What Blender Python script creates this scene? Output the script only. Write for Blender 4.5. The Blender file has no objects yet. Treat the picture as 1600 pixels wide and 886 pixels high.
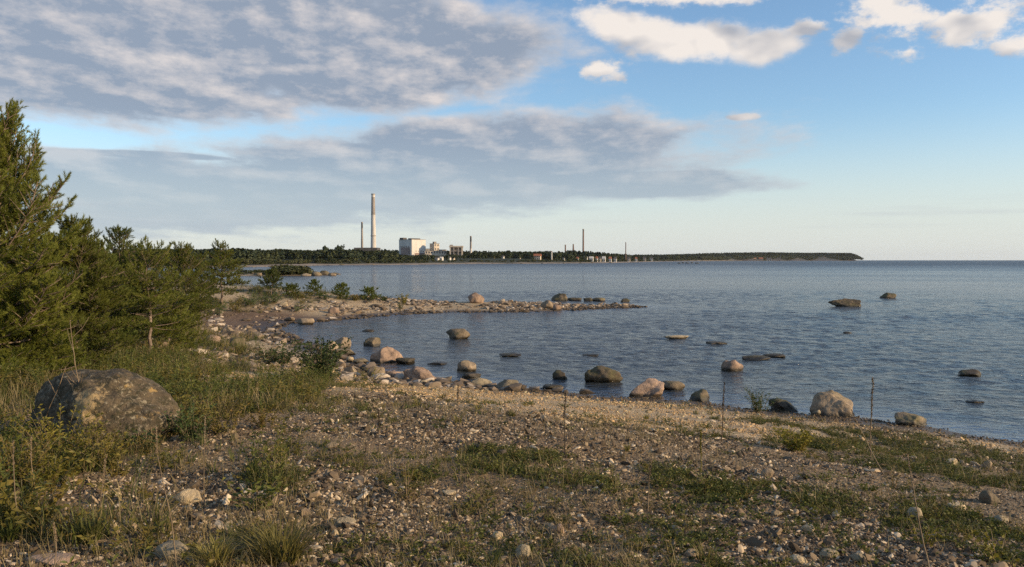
import bpy, bmesh, math, random
import numpy as np
from mathutils import Vector, Matrix

SC = bpy.context.scene
COL = SC.collection
R = math.radians

# ---------------------------------------------------------------- camera, sun, exposure
EYE = 4.0                      # metres above the sea
F_PX = 1256.0                  # focal length in photo pixels (1600 wide)
PITCH = math.atan(36.6 / F_PX) # looking slightly down
SUN_EL, SUN_AZ = 17.5, 107.0   # degrees; azimuth clockwise from the view direction

cam_d = bpy.data.cameras.new('camera')
cam = bpy.data.objects.new('camera', cam_d)
COL.objects.link(cam)
cam.location = (0, 0, EYE)
cam.rotation_euler = (math.pi / 2 - PITCH, 0, 0)
cam_d.sensor_width = 36.0
cam_d.lens = 36.0 * F_PX / 1600.0
cam_d.clip_start = 0.1
cam_d.clip_end = 90000.0
SC.camera = cam
SC.view_settings.view_transform = 'Standard'
SC.view_settings.look = 'None'
SC.view_settings.exposure = 0.1
SC.view_settings.gamma = 1.0
SC.cycles.use_denoising = False
SC.cycles.max_bounces = 6
SC.cycles.transparent_max_bounces = 8

sun_d = bpy.data.lights.new('sun', 'SUN')
sun_d.energy = 5.0
sun_d.angle = R(0.5)
sun_d.color = (1.0, 0.75, 0.46)
sun = bpy.data.objects.new('sun', sun_d)
COL.objects.link(sun)
_sd = Vector((math.cos(R(SUN_EL)) * math.sin(R(SUN_AZ)), math.cos(R(SUN_EL)) * math.cos(R(SUN_AZ)), math.sin(R(SUN_EL))))
sun.rotation_euler = _sd.to_track_quat('Z', 'Y').to_euler()

# ---------------------------------------------------------------- node expressions
class E:
    """a socket that can be used in arithmetic"""
    def __init__(s, nt, sock): s.nt, s.s = nt, sock
    def _m(s, op, *a, clamp=False):
        n = s.nt.nodes.new('ShaderNodeMath'); n.operation = op; n.use_clamp = clamp
        for i, v in enumerate((s,) + a):
            if isinstance(v, E): s.nt.links.new(v.s, n.inputs[i])
            else: n.inputs[i].default_value = v
        return E(s.nt, n.outputs[0])
    def __add__(s, o): return s._m('ADD', o)
    __radd__ = __add__
    def __sub__(s, o): return s._m('SUBTRACT', o)
    def __rsub__(s, o): return s._m('MULTIPLY', -1.0) + o
    def __mul__(s, o): return s._m('MULTIPLY', o)
    __rmul__ = __mul__
    def __truediv__(s, o): return s._m('DIVIDE', o)
    def __pow__(s, o): return s._m('POWER', o)
    def max(s, o): return s._m('MAXIMUM', o)
    def min(s, o): return s._m('MINIMUM', o)
    def clamp(s): return s._m('ADD', 0.0, clamp=True)
    def abs(s): return s._m('ABSOLUTE')
    def step(s, a, b, lo=0.0, hi=1.0):
        n = s.nt.nodes.new('ShaderNodeMapRange'); n.interpolation_type = 'SMOOTHSTEP'
        s.nt.links.new(s.s, n.inputs['Value'])
        n.inputs['From Min'].default_value = a; n.inputs['From Max'].default_value = b
        n.inputs['To Min'].default_value = lo; n.inputs['To Max'].default_value = hi
        return E(s.nt, n.outputs[0])

def xyz(nt, x, y, z=0.0):
    n = nt.nodes.new('ShaderNodeCombineXYZ')
    for i, v in enumerate((x, y, z)):
        if isinstance(v, E): nt.links.new(v.s, n.inputs[i])
        else: n.inputs[i].default_value = v
    return E(nt, n.outputs[0])
def noise(nt, vec, scale, detail=4.0, rough=0.5, dist=0.0, color=False):
    n = nt.nodes.new('ShaderNodeTexNoise')
    if vec is not None: nt.links.new(vec.s, n.inputs['Vector'])
    n.inputs['Scale'].default_value = scale; n.inputs['Detail'].default_value = detail
    n.inputs['Roughness'].default_value = rough; n.inputs['Distortion'].default_value = dist
    return E(nt, n.outputs['Color' if color else 'Fac'])
def voronoi(nt, vec, scale, feature='F1', out='Distance'):
    n = nt.nodes.new('ShaderNodeTexVoronoi'); n.feature = feature
    if vec is not None: nt.links.new(vec.s, n.inputs['Vector'])
    n.inputs['Scale'].default_value = scale
    return E(nt, n.outputs[out])
def mixc(nt, f, a, b, mode='MIX'):
    n = nt.nodes.new('ShaderNodeMix'); n.data_type = 'RGBA'; n.blend_type = mode
    for i, v in ((0, f), (6, a), (7, b)):
        if isinstance(v, E): nt.links.new(v.s, n.inputs[i])
        elif i == 0: n.inputs[0].default_value = v
        else: n.inputs[i].default_value = (*v, 1.0)
    return E(nt, n.outputs[2])
def ramp(nt, f, stops, interp='LINEAR'):
    n = nt.nodes.new('ShaderNodeValToRGB'); cr = n.color_ramp; cr.interpolation = interp
    while len(cr.elements) < len(stops): cr.elements.new(0.5)
    for e, (p, c) in zip(cr.elements, stops):
        e.position = p; e.color = (*c, 1.0)
    nt.links.new(f.s, n.inputs[0])
    return E(nt, n.outputs[0])
def attr(nt, name, typ='GEOMETRY'):
    n = nt.nodes.new('ShaderNodeAttribute'); n.attribute_name = name; n.attribute_type = typ
    return E(nt, n.outputs['Fac'])
def coord(nt, which='Object'):
    n = nt.nodes.new('ShaderNodeTexCoord'); return E(nt, n.outputs[which])
def position(nt):
    n = nt.nodes.new('ShaderNodeNewGeometry'); return E(nt, n.outputs['Position'])
def sep(nt, v):
    n = nt.nodes.new('ShaderNodeSeparateXYZ'); nt.links.new(v.s, n.inputs[0])
    return [E(nt, o) for o in n.outputs]
def objrand(nt):
    n = nt.nodes.new('ShaderNodeObjectInfo'); return E(nt, n.outputs['Random'])
def bump(nt, h, strength=0.5, dist=0.02):
    n = nt.nodes.new('ShaderNodeBump'); nt.links.new(h.s, n.inputs['Height'])
    n.inputs['Strength'].default_value = strength; n.inputs['Distance'].default_value = dist
    return E(nt, n.outputs[0])
def new_mat(name):
    m = bpy.data.materials.new(name); m.use_nodes = True; nt = m.node_tree
    p = nt.nodes['Principled BSDF']
    return m, nt, p
def setc(nt, p, key, v):
    if isinstance(v, E): nt.links.new(v.s, p.inputs[key])
    elif isinstance(v, tuple) and len(v) == 3: p.inputs[key].default_value = (*v, 1.0)
    else: p.inputs[key].default_value = v

# ---------------------------------------------------------------- sky: Nishita plus procedural clouds
def build_world():
    w = bpy.data.worlds.new('World'); SC.world = w; w.use_nodes = True
    nt = w.node_tree
    bg = nt.nodes['Background']
    STR = 0.15
    bg.inputs['Strength'].default_value = STR
    sky = nt.nodes.new('ShaderNodeTexSky'); sky.sky_type = 'NISHITA'; sky.sun_disc = False
    sky.sun_elevation = R(SUN_EL); sky.sun_rotation = R(SUN_AZ)
    sky.air_density = 1.0; sky.dust_density = 0.6; sky.ozone_density = 2.0
    d = coord(nt, 'Generated')
    x, y, z = sep(nt, d)
    hyp = (x * x + y * y) ** 0.5
    az = x._m('ARCTAN2', y)
    e = z / hyp.max(0.001)
    ep = e.max(0.0)
    skyc = E(nt, sky.outputs[0])
    # air near the horizon is paler
    skyc = mixc(nt, 1.0, skyc, (1.00, 1.11, 1.19), 'MULTIPLY')
    horizon = ep.step(0.0, 0.185, 1.0, 0.0)
    skyc = mixc(nt, horizon * 0.85, skyc, tuple(c / STR for c in (0.69, 0.715, 0.70)))

    def ell(px, py, rx, ry, tilt=0.0):
        """soft ellipse round a direction, from the photo's pixel scale: 1 in the middle, 0 at the rim"""
        a0 = math.atan((px - 800) / F_PX); c = math.cos(a0); e0 = (406 - py) / F_PX * c
        ra = rx / F_PX * c * c; re = ry / F_PX * c
        ct, st = math.cos(tilt), math.sin(tilt)
        u, v = az - a0, e - e0
        uu = (u * ct + v * st) / ra
        vv = (v * ct - u * st) / re
        return 1.0 - (uu * uu + vv * vv) ** 0.5
    den = ep + 0.13
    q = xyz(nt, az / den, (1.0 / den) if False else den ** -1.0)
    q2 = xyz(nt, (az + 0.022) / (den + 0.010), (den + 0.010) ** -1.0)
    # wide stratocumulus banks
    kk = xyz(nt, az, e * 1.7); kk2 = xyz(nt, az + 0.012, (e + 0.012) * 1.7)
    n1 = noise(nt, q, 2.0, 8.0, 0.58) * 0.55 + noise(nt, kk, 10.0, 9.0, 0.64) * 0.45
    n1b = noise(nt, q2, 2.0, 8.0, 0.58) * 0.55 + noise(nt, kk2, 10.0, 9.0, 0.64) * 0.45
    nl = noise(nt, q, 0.7, 2.0, 0.5)
    bank = ell(330, 30, 640, 165, -0.03).max(ell(120, 110, 560, 95)).max(ell(620, 105, 330, 85, 0.12))
    bank = bank.max(ell(700, 262, 540, 92, 0.08)).max(ell(260, 302, 520, 74)).max(ell(980, 288, 270, 30, 0.0))
    bank = bank.max(ell(240, 243, 330, 12) - 0.25)
    outside = (az.abs().step(0.62, 0.95) ).max(e.step(0.36, 0.6)) * (nl - 0.40) * 3.2
    c1 = bank.max(-0.6) * 0.72 + outside.max(-0.3) * 0.9 + (n1 - 0.5) * 1.15
    a1 = c1.step(-0.04, 0.24) * ep.step(0.06, 0.2, 0.76, 1.0)
    lit1 = ((n1 - n1b) * 6.0 + 0.19).clamp() * ep.step(0.07, 0.22, 0.5, 1.0)
    thick = c1.step(0.05, 0.5)
    col1 = mixc(nt, lit1, (0.275, 0.325, 0.41), (0.72, 0.655, 0.625))
    edge = c1.step(0.06, 0.27, 1.0, 0.0)
    col1 = mixc(nt, edge * 0.6, col1, (0.74, 0.70, 0.68))
    low = ep.step(0.03, 0.15, 1.0, 0.0)
    col1 = mixc(nt, low * 0.85, col1, (0.375, 0.46, 0.55))
    # sunlit cumulus
    k = xyz(nt, az * 1.0, e * 1.5)
    k2 = xyz(nt, (az + 0.014), (e + 0.014) * 1.5)
    n2 = noise(nt, k, 19.0, 9.0, 0.62)
    n2s = noise(nt, k, 13.0, 2.5, 0.5); n2b = noise(nt, k2, 13.0, 2.5, 0.5)
    cumc = ell(985, 48, 105, 34, -0.22).max(ell(1085, 68, 130, 38, -0.05)).max(ell(1190, 74, 85, 32, 0.06))
    right = ell(1385, 28, 105, 60, -0.5).max(ell(1530, 36, 125, 52, 0.25)).max(ell(1600, 62, 80, 34)).max(ell(1100, -4, 230, 26)).max(ell(935, 112, 60, 24)).max(ell(1250, 50, 50, 22)).max(ell(1410, 84, 60, 24)).max(ell(1320, 60, 50, 26))
    tiny = ell(1155, 184, 30, 7)
    c2 = (cumc * 0.8 + 0.05 + (n2 - 0.47) * 1.15).max((right * 0.75 - 0.10).max(tiny).max(-0.7) + (n2 - 0.50) * 2.3)
    a2 = c2.step(0.0, 0.34)
    a2 = a2 * cumc.max(right).max(tiny).step(-0.35, -0.05)
    lit2 = ((n2s - n2b) * 4.0 + 0.84 + (e - (406 - 66) / F_PX) * 9.0).clamp()
    col2 = mixc(nt, lit2, (0.42, 0.43, 0.47), (0.86, 0.79, 0.73))
    thin = c2.step(0.04, 0.5, 0.35, 1.0)
    # far thin streaks just above the sea
    st = noise(nt, xyz(nt, az * 3.0, e * 60.0), 1.0, 4.0, 0.55)
    a3 = (st.step(0.52, 0.72)) * ep.step(0.015, 0.03) * ep.step(0.055, 0.09, 1.0, 0.0) * 0.30
    out = mixc(nt, a3, skyc, tuple(c / STR for c in (0.50, 0.53, 0.57)))
    def sc(c):
        return mixc(nt, 1.0, c, (1 / STR,) * 3, 'MULTIPLY')
    out = mixc(nt, a1 * (0.93), out, sc(col1))
    out = mixc(nt, a2 * thin * 0.97, out, sc(col2))
    nt.links.new(out.s, bg.inputs['Color'])
build_world()

# ---------------------------------------------------------------- tagging and linking
def tag(o, label=None, cat=None, group=None, kind=None):
    if label: o['label'] = label
    if cat: o['category'] = cat
    if group: o['group'] = group
    if kind: o['kind'] = kind
    return o
def mesh_from(name, verts, faces, smooth=True, mats=()):
    """verts (n,3) array; faces (m,3) or (m,4) array or a list of arrays"""
    me = bpy.data.meshes.new(name)
    fl = faces if isinstance(faces, list) else [faces]
    fl = [np.asarray(f, dtype=np.int32) for f in fl if len(f)]
    verts = np.asarray(verts, dtype=np.float32)
    me.vertices.add(len(verts)); me.vertices.foreach_set('co', verts.ravel())
    if fl:
        sizes = np.concatenate([np.full(len(f), f.shape[1], np.int32) for f in fl])
        idx = np.concatenate([f.ravel() for f in fl])
        me.loops.add(len(idx)); me.polygons.add(len(sizes))
        me.loops.foreach_set('vertex_index', idx)
        st = np.zeros(len(sizes), np.int32); st[1:] = np.cumsum(sizes)[:-1]
        me.polygons.foreach_set('loop_start', st)
        me.polygons.foreach_set('loop_total', sizes)
        me.polygons.foreach_set('use_smooth', np.full(len(sizes), smooth, dtype=bool))
    for m in mats: me.materials.append(m)
    me.update(calc_edges=True); me.validate()
    return me
def link(name, me, parent=None, loc=None):
    o = bpy.data.objects.new(name, me); COL.objects.link(o)
    if parent is not None: o.parent = parent
    if loc is not None: o.location = loc
    return o
def empty(name, loc, rz=0.0):
    o = bpy.data.objects.new(name, None); COL.objects.link(o)
    o.location = loc; o.rotation_euler.z = rz; o.empty_display_size = 0.2
    return o
def fattr(me, name, arr, typ='FLOAT', dom='POINT'):
    a = me.attributes.new(name, typ, dom)
    key = {'FLOAT': 'value', 'INT': 'value', 'FLOAT_VECTOR': 'vector'}[typ]
    a.data.foreach_set(key, np.asarray(arr, dtype=np.int32 if typ == 'INT' else np.float32).ravel())

# ---------------------------------------------------------------- numpy noise
def _h(ix, iy, iz, seed):
    n = (ix.astype(np.int64) * 374761393 + iy.astype(np.int64) * 668265263 + iz.astype(np.int64) * 2147483647 + seed * 1274126177) & 0xFFFFFFFF
    n = ((n ^ (n >> 13)) * 1274126177) & 0xFFFFFFFF
    return ((n ^ (n >> 16)) & 0xFFFF) / 65535.0
def vnoise(p, seed=0):
    """value noise of (n,2) or (n,3) points, -1..1"""
    p = np.asarray(p, float)
    if p.shape[1] == 2: p = np.c_[p, np.zeros(len(p))]
    i = np.floor(p); f = p - i; f = f * f * (3 - 2 * f); i = i.astype(np.int64)
    r = 0
    for dx in (0, 1):
        for dy in (0, 1):
            for dz in (0, 1):
                w = (f[:, 0] if dx else 1 - f[:, 0]) * (f[:, 1] if dy else 1 - f[:, 1]) * (f[:, 2] if dz else 1 - f[:, 2])
                r = r + w * _h(i[:, 0] + dx, i[:, 1] + dy, i[:, 2] + dz, seed)
    return r * 2 - 1
def fbm(p, seed=0, oct=4, gain=0.5):
    r, a, p = 0, 1.0, np.asarray(p, float)
    for k in range(oct):
        r = r + a * vnoise(p * 2.0 ** k + 17.3 * k, seed + k); a *= gain
    return r
def sstep(x, a, b):
    t = np.clip((x - a) / (b - a), 0, 1); return t * t * (3 - 2 * t)

# ---------------------------------------------------------------- the lie of the land
def ray(px, py):
    u, v = (px - 800.0) / F_PX, (443.0 - py) / F_PX
    c, s = math.cos(PITCH), math.sin(PITCH)
    return np.array([u, c + v * s, -s + v * c])
def at_sea(px, py, z=0.0):
    d = ray(px, py); t = (z - EYE) / d[2]
    return d[0] * t, d[1] * t
def poly_px(lst): return [at_sea(*p) for p in lst]
NEAR = [(70, -60), (45, -10), (26, 5), (16, 13)] + poly_px([
    (1600, 690), (1500, 676), (1420, 664), (1330, 652), (1200, 642), (1080, 627), (960, 619), (880, 611), (790, 605), (700, 598),
    (650, 592), (600, 584), (560, 566), (520, 551), (470, 536), (438, 522), (428, 513), (445, 506), (500, 502), (560, 497), (640, 491), (700, 488), (800, 488),
    (870, 486), (930, 483), (1000, 480)]) + [(10.3, 70.6), (5, 70.8), (-2, 71.6), (-9, 73.2), (-15, 79), (-22, 87), (-30, 97), (-45, 118), (-100, 140), (-320, 150), (-320, -60)]
ISLE = poly_px([(340, 431), (430, 431.5), (490, 431), (527, 429.5), (520, 427), (470, 426), (400, 427), (340, 428)])
FAR = [(-900, 380), (-300, 372)] + poly_px([(300, 418.6), (380, 417.6), (450, 416.5), (520, 414.6), (580, 414.4), (640, 413.9), (700, 413.0), (760, 412.3), (860, 412.0), (960, 411.0), (1000, 409.6), (1040, 408.6), (1150, 407.8), (1290, 407.62)]) + \
      [(1815, 4170), (1872, 4225), (1850, 4600), (1700, 8000), (-4000, 8000), (-4000, 400)]
def sdf(x, y, poly):
    x = np.asarray(x, float); y = np.asarray(y, float)
    best = np.full(x.shape, 1e18); inside = np.zeros(x.shape, bool)
    n = len(poly)
    for i in range(n):
        ax, ay = poly[i]; bx, by = poly[(i + 1) % n]
        ex, ey = bx - ax, by - ay
        t = np.clip(((x - ax) * ex + (y - ay) * ey) / (ex * ex + ey * ey), 0, 1)
        best = np.minimum(best, (x - ax - t * ex) ** 2 + (y - ay - t * ey) ** 2)
        c = (ay > y) != (by > y)
        if ay != by: inside ^= c & (x < ex * (y - ay) / (by - ay) + ax)
    return np.where(inside, 1, -1) * np.sqrt(best)
def terrain(x, y, full=False):
    x = np.atleast_1d(np.asarray(x, float)); y = np.atleast_1d(np.asarray(y, float))
    p = np.c_[x, y]; r = np.hypot(x, y)
    s1 = sdf(x, y, NEAR); s2 = sdf(x, y, ISLE); s3 = sdf(x, y, FAR)
    s1 = s1 + fbm(p * 0.45, 3, 3) * 0.28 * sstep(r, 4, 12)
    s2 = s2 + fbm(p * 0.12, 5, 3) * 1.2
    s3 = s3 + fbm(p * 0.02, 7, 3) * 5.0
    spit = sstep(y, 52, 62) * sstep(x, -17, -6)
    mud = np.exp(-(((x + 16.0) / 5.5) ** 2 + ((y - 49.5) / 7.0) ** 2))
    mud = np.maximum(mud, 0.75 * np.exp(-((s1 - 0.7) / 1.1) ** 2) * sstep(-x, 4, 9) * sstep(y, 40, 45) * sstep(-y, -62, -59))
    a = np.maximum(s1, 0)
    zn = 2.25 * (1 - np.exp(-(a / 10.5) ** 1.5)) * (1 - 0.12 * spit) * (1 - 0.55 * mud) 
    amp = sstep(s1, 0.2, 2.5)
    zn = zn + amp * (fbm(p * 0.35, 11, 3) * 0.07 + fbm(p * 1.4, 12, 3) * 0.022 * sstep(60 - r, 0, 30) + fbm(p * 5.0, 13, 2) * 0.010 * sstep(25 - r, 0, 12))
    zi = np.minimum(0.09 * np.maximum(s2, 0), 0.9) + sstep(s2, 0, 3) * fbm(p * 0.25, 21, 3) * 0.25
    b = np.maximum(s3, 0)
    hill = sstep(x, 250, 1300)
    zf = 1.6 * (1 - np.exp(-b / 25)) + 4.2 * sstep(b, 25, 90) + 3.5 * sstep(b, 100, 420) + hill * 24 * sstep(b, 5, 75) + fbm(p * 0.006, 31, 3) * 1.2 * sstep(b, 60, 160)
    dmin = np.minimum(np.minimum(-s1, -s2), -s3)
    zw = -np.minimum(0.10 * np.maximum(dmin, 0), 4.0)
    z = np.where(s1 > 0, zn, np.where(s2 > 0, zi, np.where(s3 > 0, zf, zw)))
    if full: return z, s1, s2, s3, mud, spit
    return z
def hit(px, py):
    """the point of the ground (or water) seen through a pixel of the photo"""
    d = ray(px, py)
    t = np.geomspace(3.5, 6000, 1500)
    zz = np.maximum(terrain(d[0] * t, d[1] * t), 0.0)
    k = np.argmax(EYE + d[2] * t <= zz)
    t0 = t[max(k - 1, 0)]; t1 = t[k]
    tt = np.linspace(t0, t1, 40); zz = np.maximum(terrain(d[0] * tt, d[1] * tt), 0.0)
    k = np.argmax(EYE + d[2] * tt <= zz)
    return float(d[0] * tt[k]), float(d[1] * tt[k]), float(zz[k])

# ground cover patches (centre and half axes, from the photo): kind, density
PATCHES = [  # px, py, rx, ry, grass weight, weed weight
    (130, 660, 210, 62, 1.0, 1.0), (330, 640, 150, 62, 1.0, 0.9), (20, 740, 120, 50, 0.8, 0.9), (440, 600, 150, 28, 0.9, 0.8),
    (280, 580, 160, 30, 0.8, 0.9), (480, 630, 100, 30, 0.5, 0.6), (60, 610, 160, 40, 0.8, 0.9),
    (800, 722, 130, 20, 0.75, 0.5), (890, 738, 90, 24, 0.8, 0.6), (1065, 755, 85, 32, 0.8, 0.7), (1230, 775, 130, 24, 0.55, 0.5),
    (1450, 830, 190, 50, 0.75, 0.5), (1330, 800, 120, 26, 0.6, 0.4), (1410, 706, 230, 30, 0.75, 0.95), (1240, 690, 70, 20, 0.8, 1.0), (1120, 682, 90, 10, 0.35, 0.3),
    (400, 850, 130, 40, 0.45, 0.2), (150, 830, 80, 34, 0.4, 0.4), (20, 820, 90, 32, 0.5, 0.5), (410, 765, 70, 26, 0.4, 0.7), (640, 745, 60, 26, 0.3, 0.5),
    (690, 640, 120, 14, 0.14, 0.18), (560, 650, 100, 40, 0.15, 0.25), (1060, 640, 80, 8, 0.08, 0.12), (1130, 840, 120, 30, 0.16, 0.18), (820, 870, 150, 22, 0.12, 0.15), (930, 660, 200, 20, 0.06, 0.10),
    (1500, 742, 180, 40, 0.65, 0.9),
    (430, 464, 100, 9, 1.0, 1.0), (545, 467, 80, 6, 1.0, 0.9), (390, 472, 50, 7, 1.0, 1.0), (395, 458, 80, 9, 1.0, 1.0), (500, 462, 80, 6, 1.0, 0.9), (350, 474, 60, 10, 1.0, 0.9), (300, 492, 40, 30, 1.0, 1.0), (280, 540, 50, 40, 1.0, 1.0), (375, 487, 40, 6, 0.6, 0.6),
]
PW = []
for px, py, rx, ry, g, w in PATCHES:
    x0, y0, z0 = hit(px, min(py, 880)); xl = hit(px + 1, min(py, 880))[0]
    ya = hit(px, py - ry)[1]; yb = hit(px, min(py + ry, 884))[1] if py + ry < 884 else y0 - (ya - y0) * 0.7
    PW.append((x0, (ya + yb) / 2, abs(xl - x0) * rx + 1e-3, max((ya - yb) / 2, 0.15), g, w))
def cover(x, y):
    """density of grass and of weeds on the near land, 0..1"""
    x = np.asarray(x, float); y = np.asarray(y, float)
    g = np.zeros(x.shape); w = np.zeros(x.shape)
    nz = fbm(np.c_[x, y] * 0.9, 41, 4) * 0.50
    gate = 0.12 + 0.88 * sstep(fbm(np.c_[x, y] * 2.4, 44, 3), -0.35, 0.55)
    for cx, cy, rx, ry, a, b in PW:
        t = 1 - np.sqrt(((x - cx) / rx) ** 2 + ((y - cy) / ry) ** 2) + nz
        m = sstep(t, -0.05, 0.45) * (0.35 + 0.65 * gate if cx < -1.6 else gate)
        g = np.maximum(g, m * a); w = np.maximum(w, m * b)
    # the wooded left and the grassy root of the spit
    left = sstep(-(x + 6.0 + 0.16 * (y - 12)), 0, 3.0) * sstep(30 - y, 0, 6) * sstep(y, 9, 13)
    back = sstep(-(x + 19.5 + 0.55 * (y - 50)) + nz * 3, 0, 3.0) * sstep(y, 24, 32) * sstep(70 - y, -2, 6)
    back2 = sstep(y - (70 - 0.35 * (x + 9)), -5, 0) * sstep(-(x + 10), 0, 4)
    m = np.maximum(np.maximum(left, back * 0.95), back2 * 0.9)
    thin = 0.07 * sstep(fbm(np.c_[x, y] * 0.7, 49, 4), -0.1, 0.9) * sstep(24 - y, 0, 8)
    return np.maximum(np.maximum(g * 0.9, m), thin), np.maximum(np.maximum(w, m * 0.9), thin * 1.3)

# ---------------------------------------------------------------- ground
def polar_grid(az, rad):
    A, Q = np.meshgrid(az, rad)
    x, y = (Q * np.sin(A)).ravel(), (Q * np.cos(A)).ravel()
    n, m = len(rad), len(az)
    i = np.arange(n * m).reshape(n, m)
    f = np.stack([i[:-1, :-1], i[:-1, 1:], i[1:, 1:], i[1:, :-1]], -1).reshape(-1, 4)[:, ::-1]
    return x, y, f
def upper_mask(x, y, s1):
    """the dark weathered gravel of the upper beach, reaching the water on the right"""
    return sstep(s1 + 2.2 * fbm(np.c_[x, y] * 0.5, 47, 3) + 1.1 * np.clip(x - 2.5, 0, 6), 8.0, 11.5) * sstep(26 - y, 0, 5)
def build_ground():
    az = np.concatenate([np.linspace(-math.pi, -0.72, 44)[:-1], np.linspace(-0.72, 0.72, 430), np.linspace(0.72, math.pi, 44)[1:]])
    rad = np.concatenate([[0.02, 0.8], np.geomspace(1.6, 120, 330), np.geomspace(123, 9000, 100), [14000, 21000]])
    x, y, f = polar_grid(az, rad)
    z, s1, s2, s3, mud, spit = terrain(x, y, True)
    far = np.hypot(x, y) > 9500
    z[far] = -4.0
    me = mesh_from('ground', np.c_[x, y, z], f)
    g, w = cover(x, y)
    g = np.where((s1 > 0.3), np.maximum(g, w * 0.8), 0)
    fattr(me, 'turf', np.maximum(np.maximum(g, sstep(s3, 14, 34) * (s3 > 0)), sstep(s2, 2.5, 5)))
    fattr(me, 'upper', upper_mask(x, y, s1))
    fattr(me, 'wood', sstep(s3, 25, 60))
    fattr(me, 'wet', sstep(0.16 - z, 0, 0.14)); fattr(me, 'mud', sstep(mud, 0.25, 0.6) * sstep(0.85 - z, 0, 0.25))
    fattr(me, 'sandy', sstep(s3, -2, 4) * (1 - sstep(s3, 30, 60)))
    fattr(me, 'cliff', sstep(x, 600, 1300) * sstep(s3, -3, 3))
    m, nt, p = new_mat('shingle_ground')
    P = position(nt)
    v1 = voronoi(nt, P, 26.0, out='Color'); v2 = voronoi(nt, P, 60.0, out='Color'); v3 = voronoi(nt, P, 7.0, out='Color')
    c1 = ramp(nt, sep(nt, v1)[0], [(0.0, (0.213, 0.157, 0.092)), (0.45, (0.400, 0.296, 0.175)), (0.8, (0.537, 0.406, 0.244)), (0.95, (0.725, 0.580, 0.377))])
    c2 = ramp(nt, sep(nt, v2)[1], [(0.0, (0.188, 0.139, 0.083)), (0.5, (0.400, 0.296, 0.175)), (1.0, (0.575, 0.441, 0.276))])
    c = mixc(nt, 0.5, c1, c2)
    c = mixc(nt, noise(nt, P, 0.9, 5.0, 0.6).step(0.42, 0.66) * 0.5, c, (0.350, 0.244, 0.138))
    up = attr(nt, 'upper')
    c = mixc(nt, up * 0.85, c, mixc(nt, 1.0, c, (0.46, 0.41, 0.35), 'MULTIPLY'))
    soil = ramp(nt, noise(nt, P, 5.0, 6.0, 0.65), [(0.25, (0.028, 0.026, 0.014)), (0.5, (0.052, 0.052, 0.022)), (0.7, (0.095, 0.078, 0.04))])
    turf, wet, sandy, wood, cliff = (attr(nt, k) for k in ('turf', 'wet', 'sandy', 'wood', 'cliff'))
    c = mixc(nt, sandy, c, ramp(nt, noise(nt, P, 0.05, 6.0, 0.6), [(0.35, (0.22, 0.17, 0.125)), (0.6, (0.34, 0.27, 0.205))]))
    c = mixc(nt, (turf * 1.5 + noise(nt, P, 3.0, 5.0, 0.6) * 0.8 - 0.55).clamp(), c, soil)
    c = mixc(nt, wood, c, (0.022, 0.030, 0.016))
    rock = ramp(nt, noise(nt, P, 0.016, 7.0, 0.65), [(0.42, (0.030, 0.038, 0.020)), (0.58, (0.05, 0.05, 0.03)), (0.68, (0.30, 0.22, 0.155))])
    c = mixc(nt, cliff, c, rock)
    c = mixc(nt, attr(nt, 'mud') * 0.9, c, ramp(nt, noise(nt, P, 4.0, 5.0), [(0.35, (0.085, 0.050, 0.032)), (0.65, (0.16, 0.098, 0.062))]))
    c = mixc(nt, wet * 0.85, c, (0.050, 0.036, 0.026))
    setc(nt, p, 'Base Color', c)
    setc(nt, p, 'Roughness', wet * -0.45 + 0.92)
    setc(nt, p, 'Specular IOR Level', 0.35)
    h = voronoi(nt, P, 26.0) * -0.7 + voronoi(nt, P, 60.0) * -0.3 + noise(nt, P, 9.0, 4.0) * 0.5
    setc(nt, p, 'Normal', bump(nt, h, 0.8, 0.03))
    me.materials.append(m)
    tag(link('ground', me), 'shingle beach and grassy shore running round the bay to the far coast', kind='structure')
build_ground()

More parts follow.
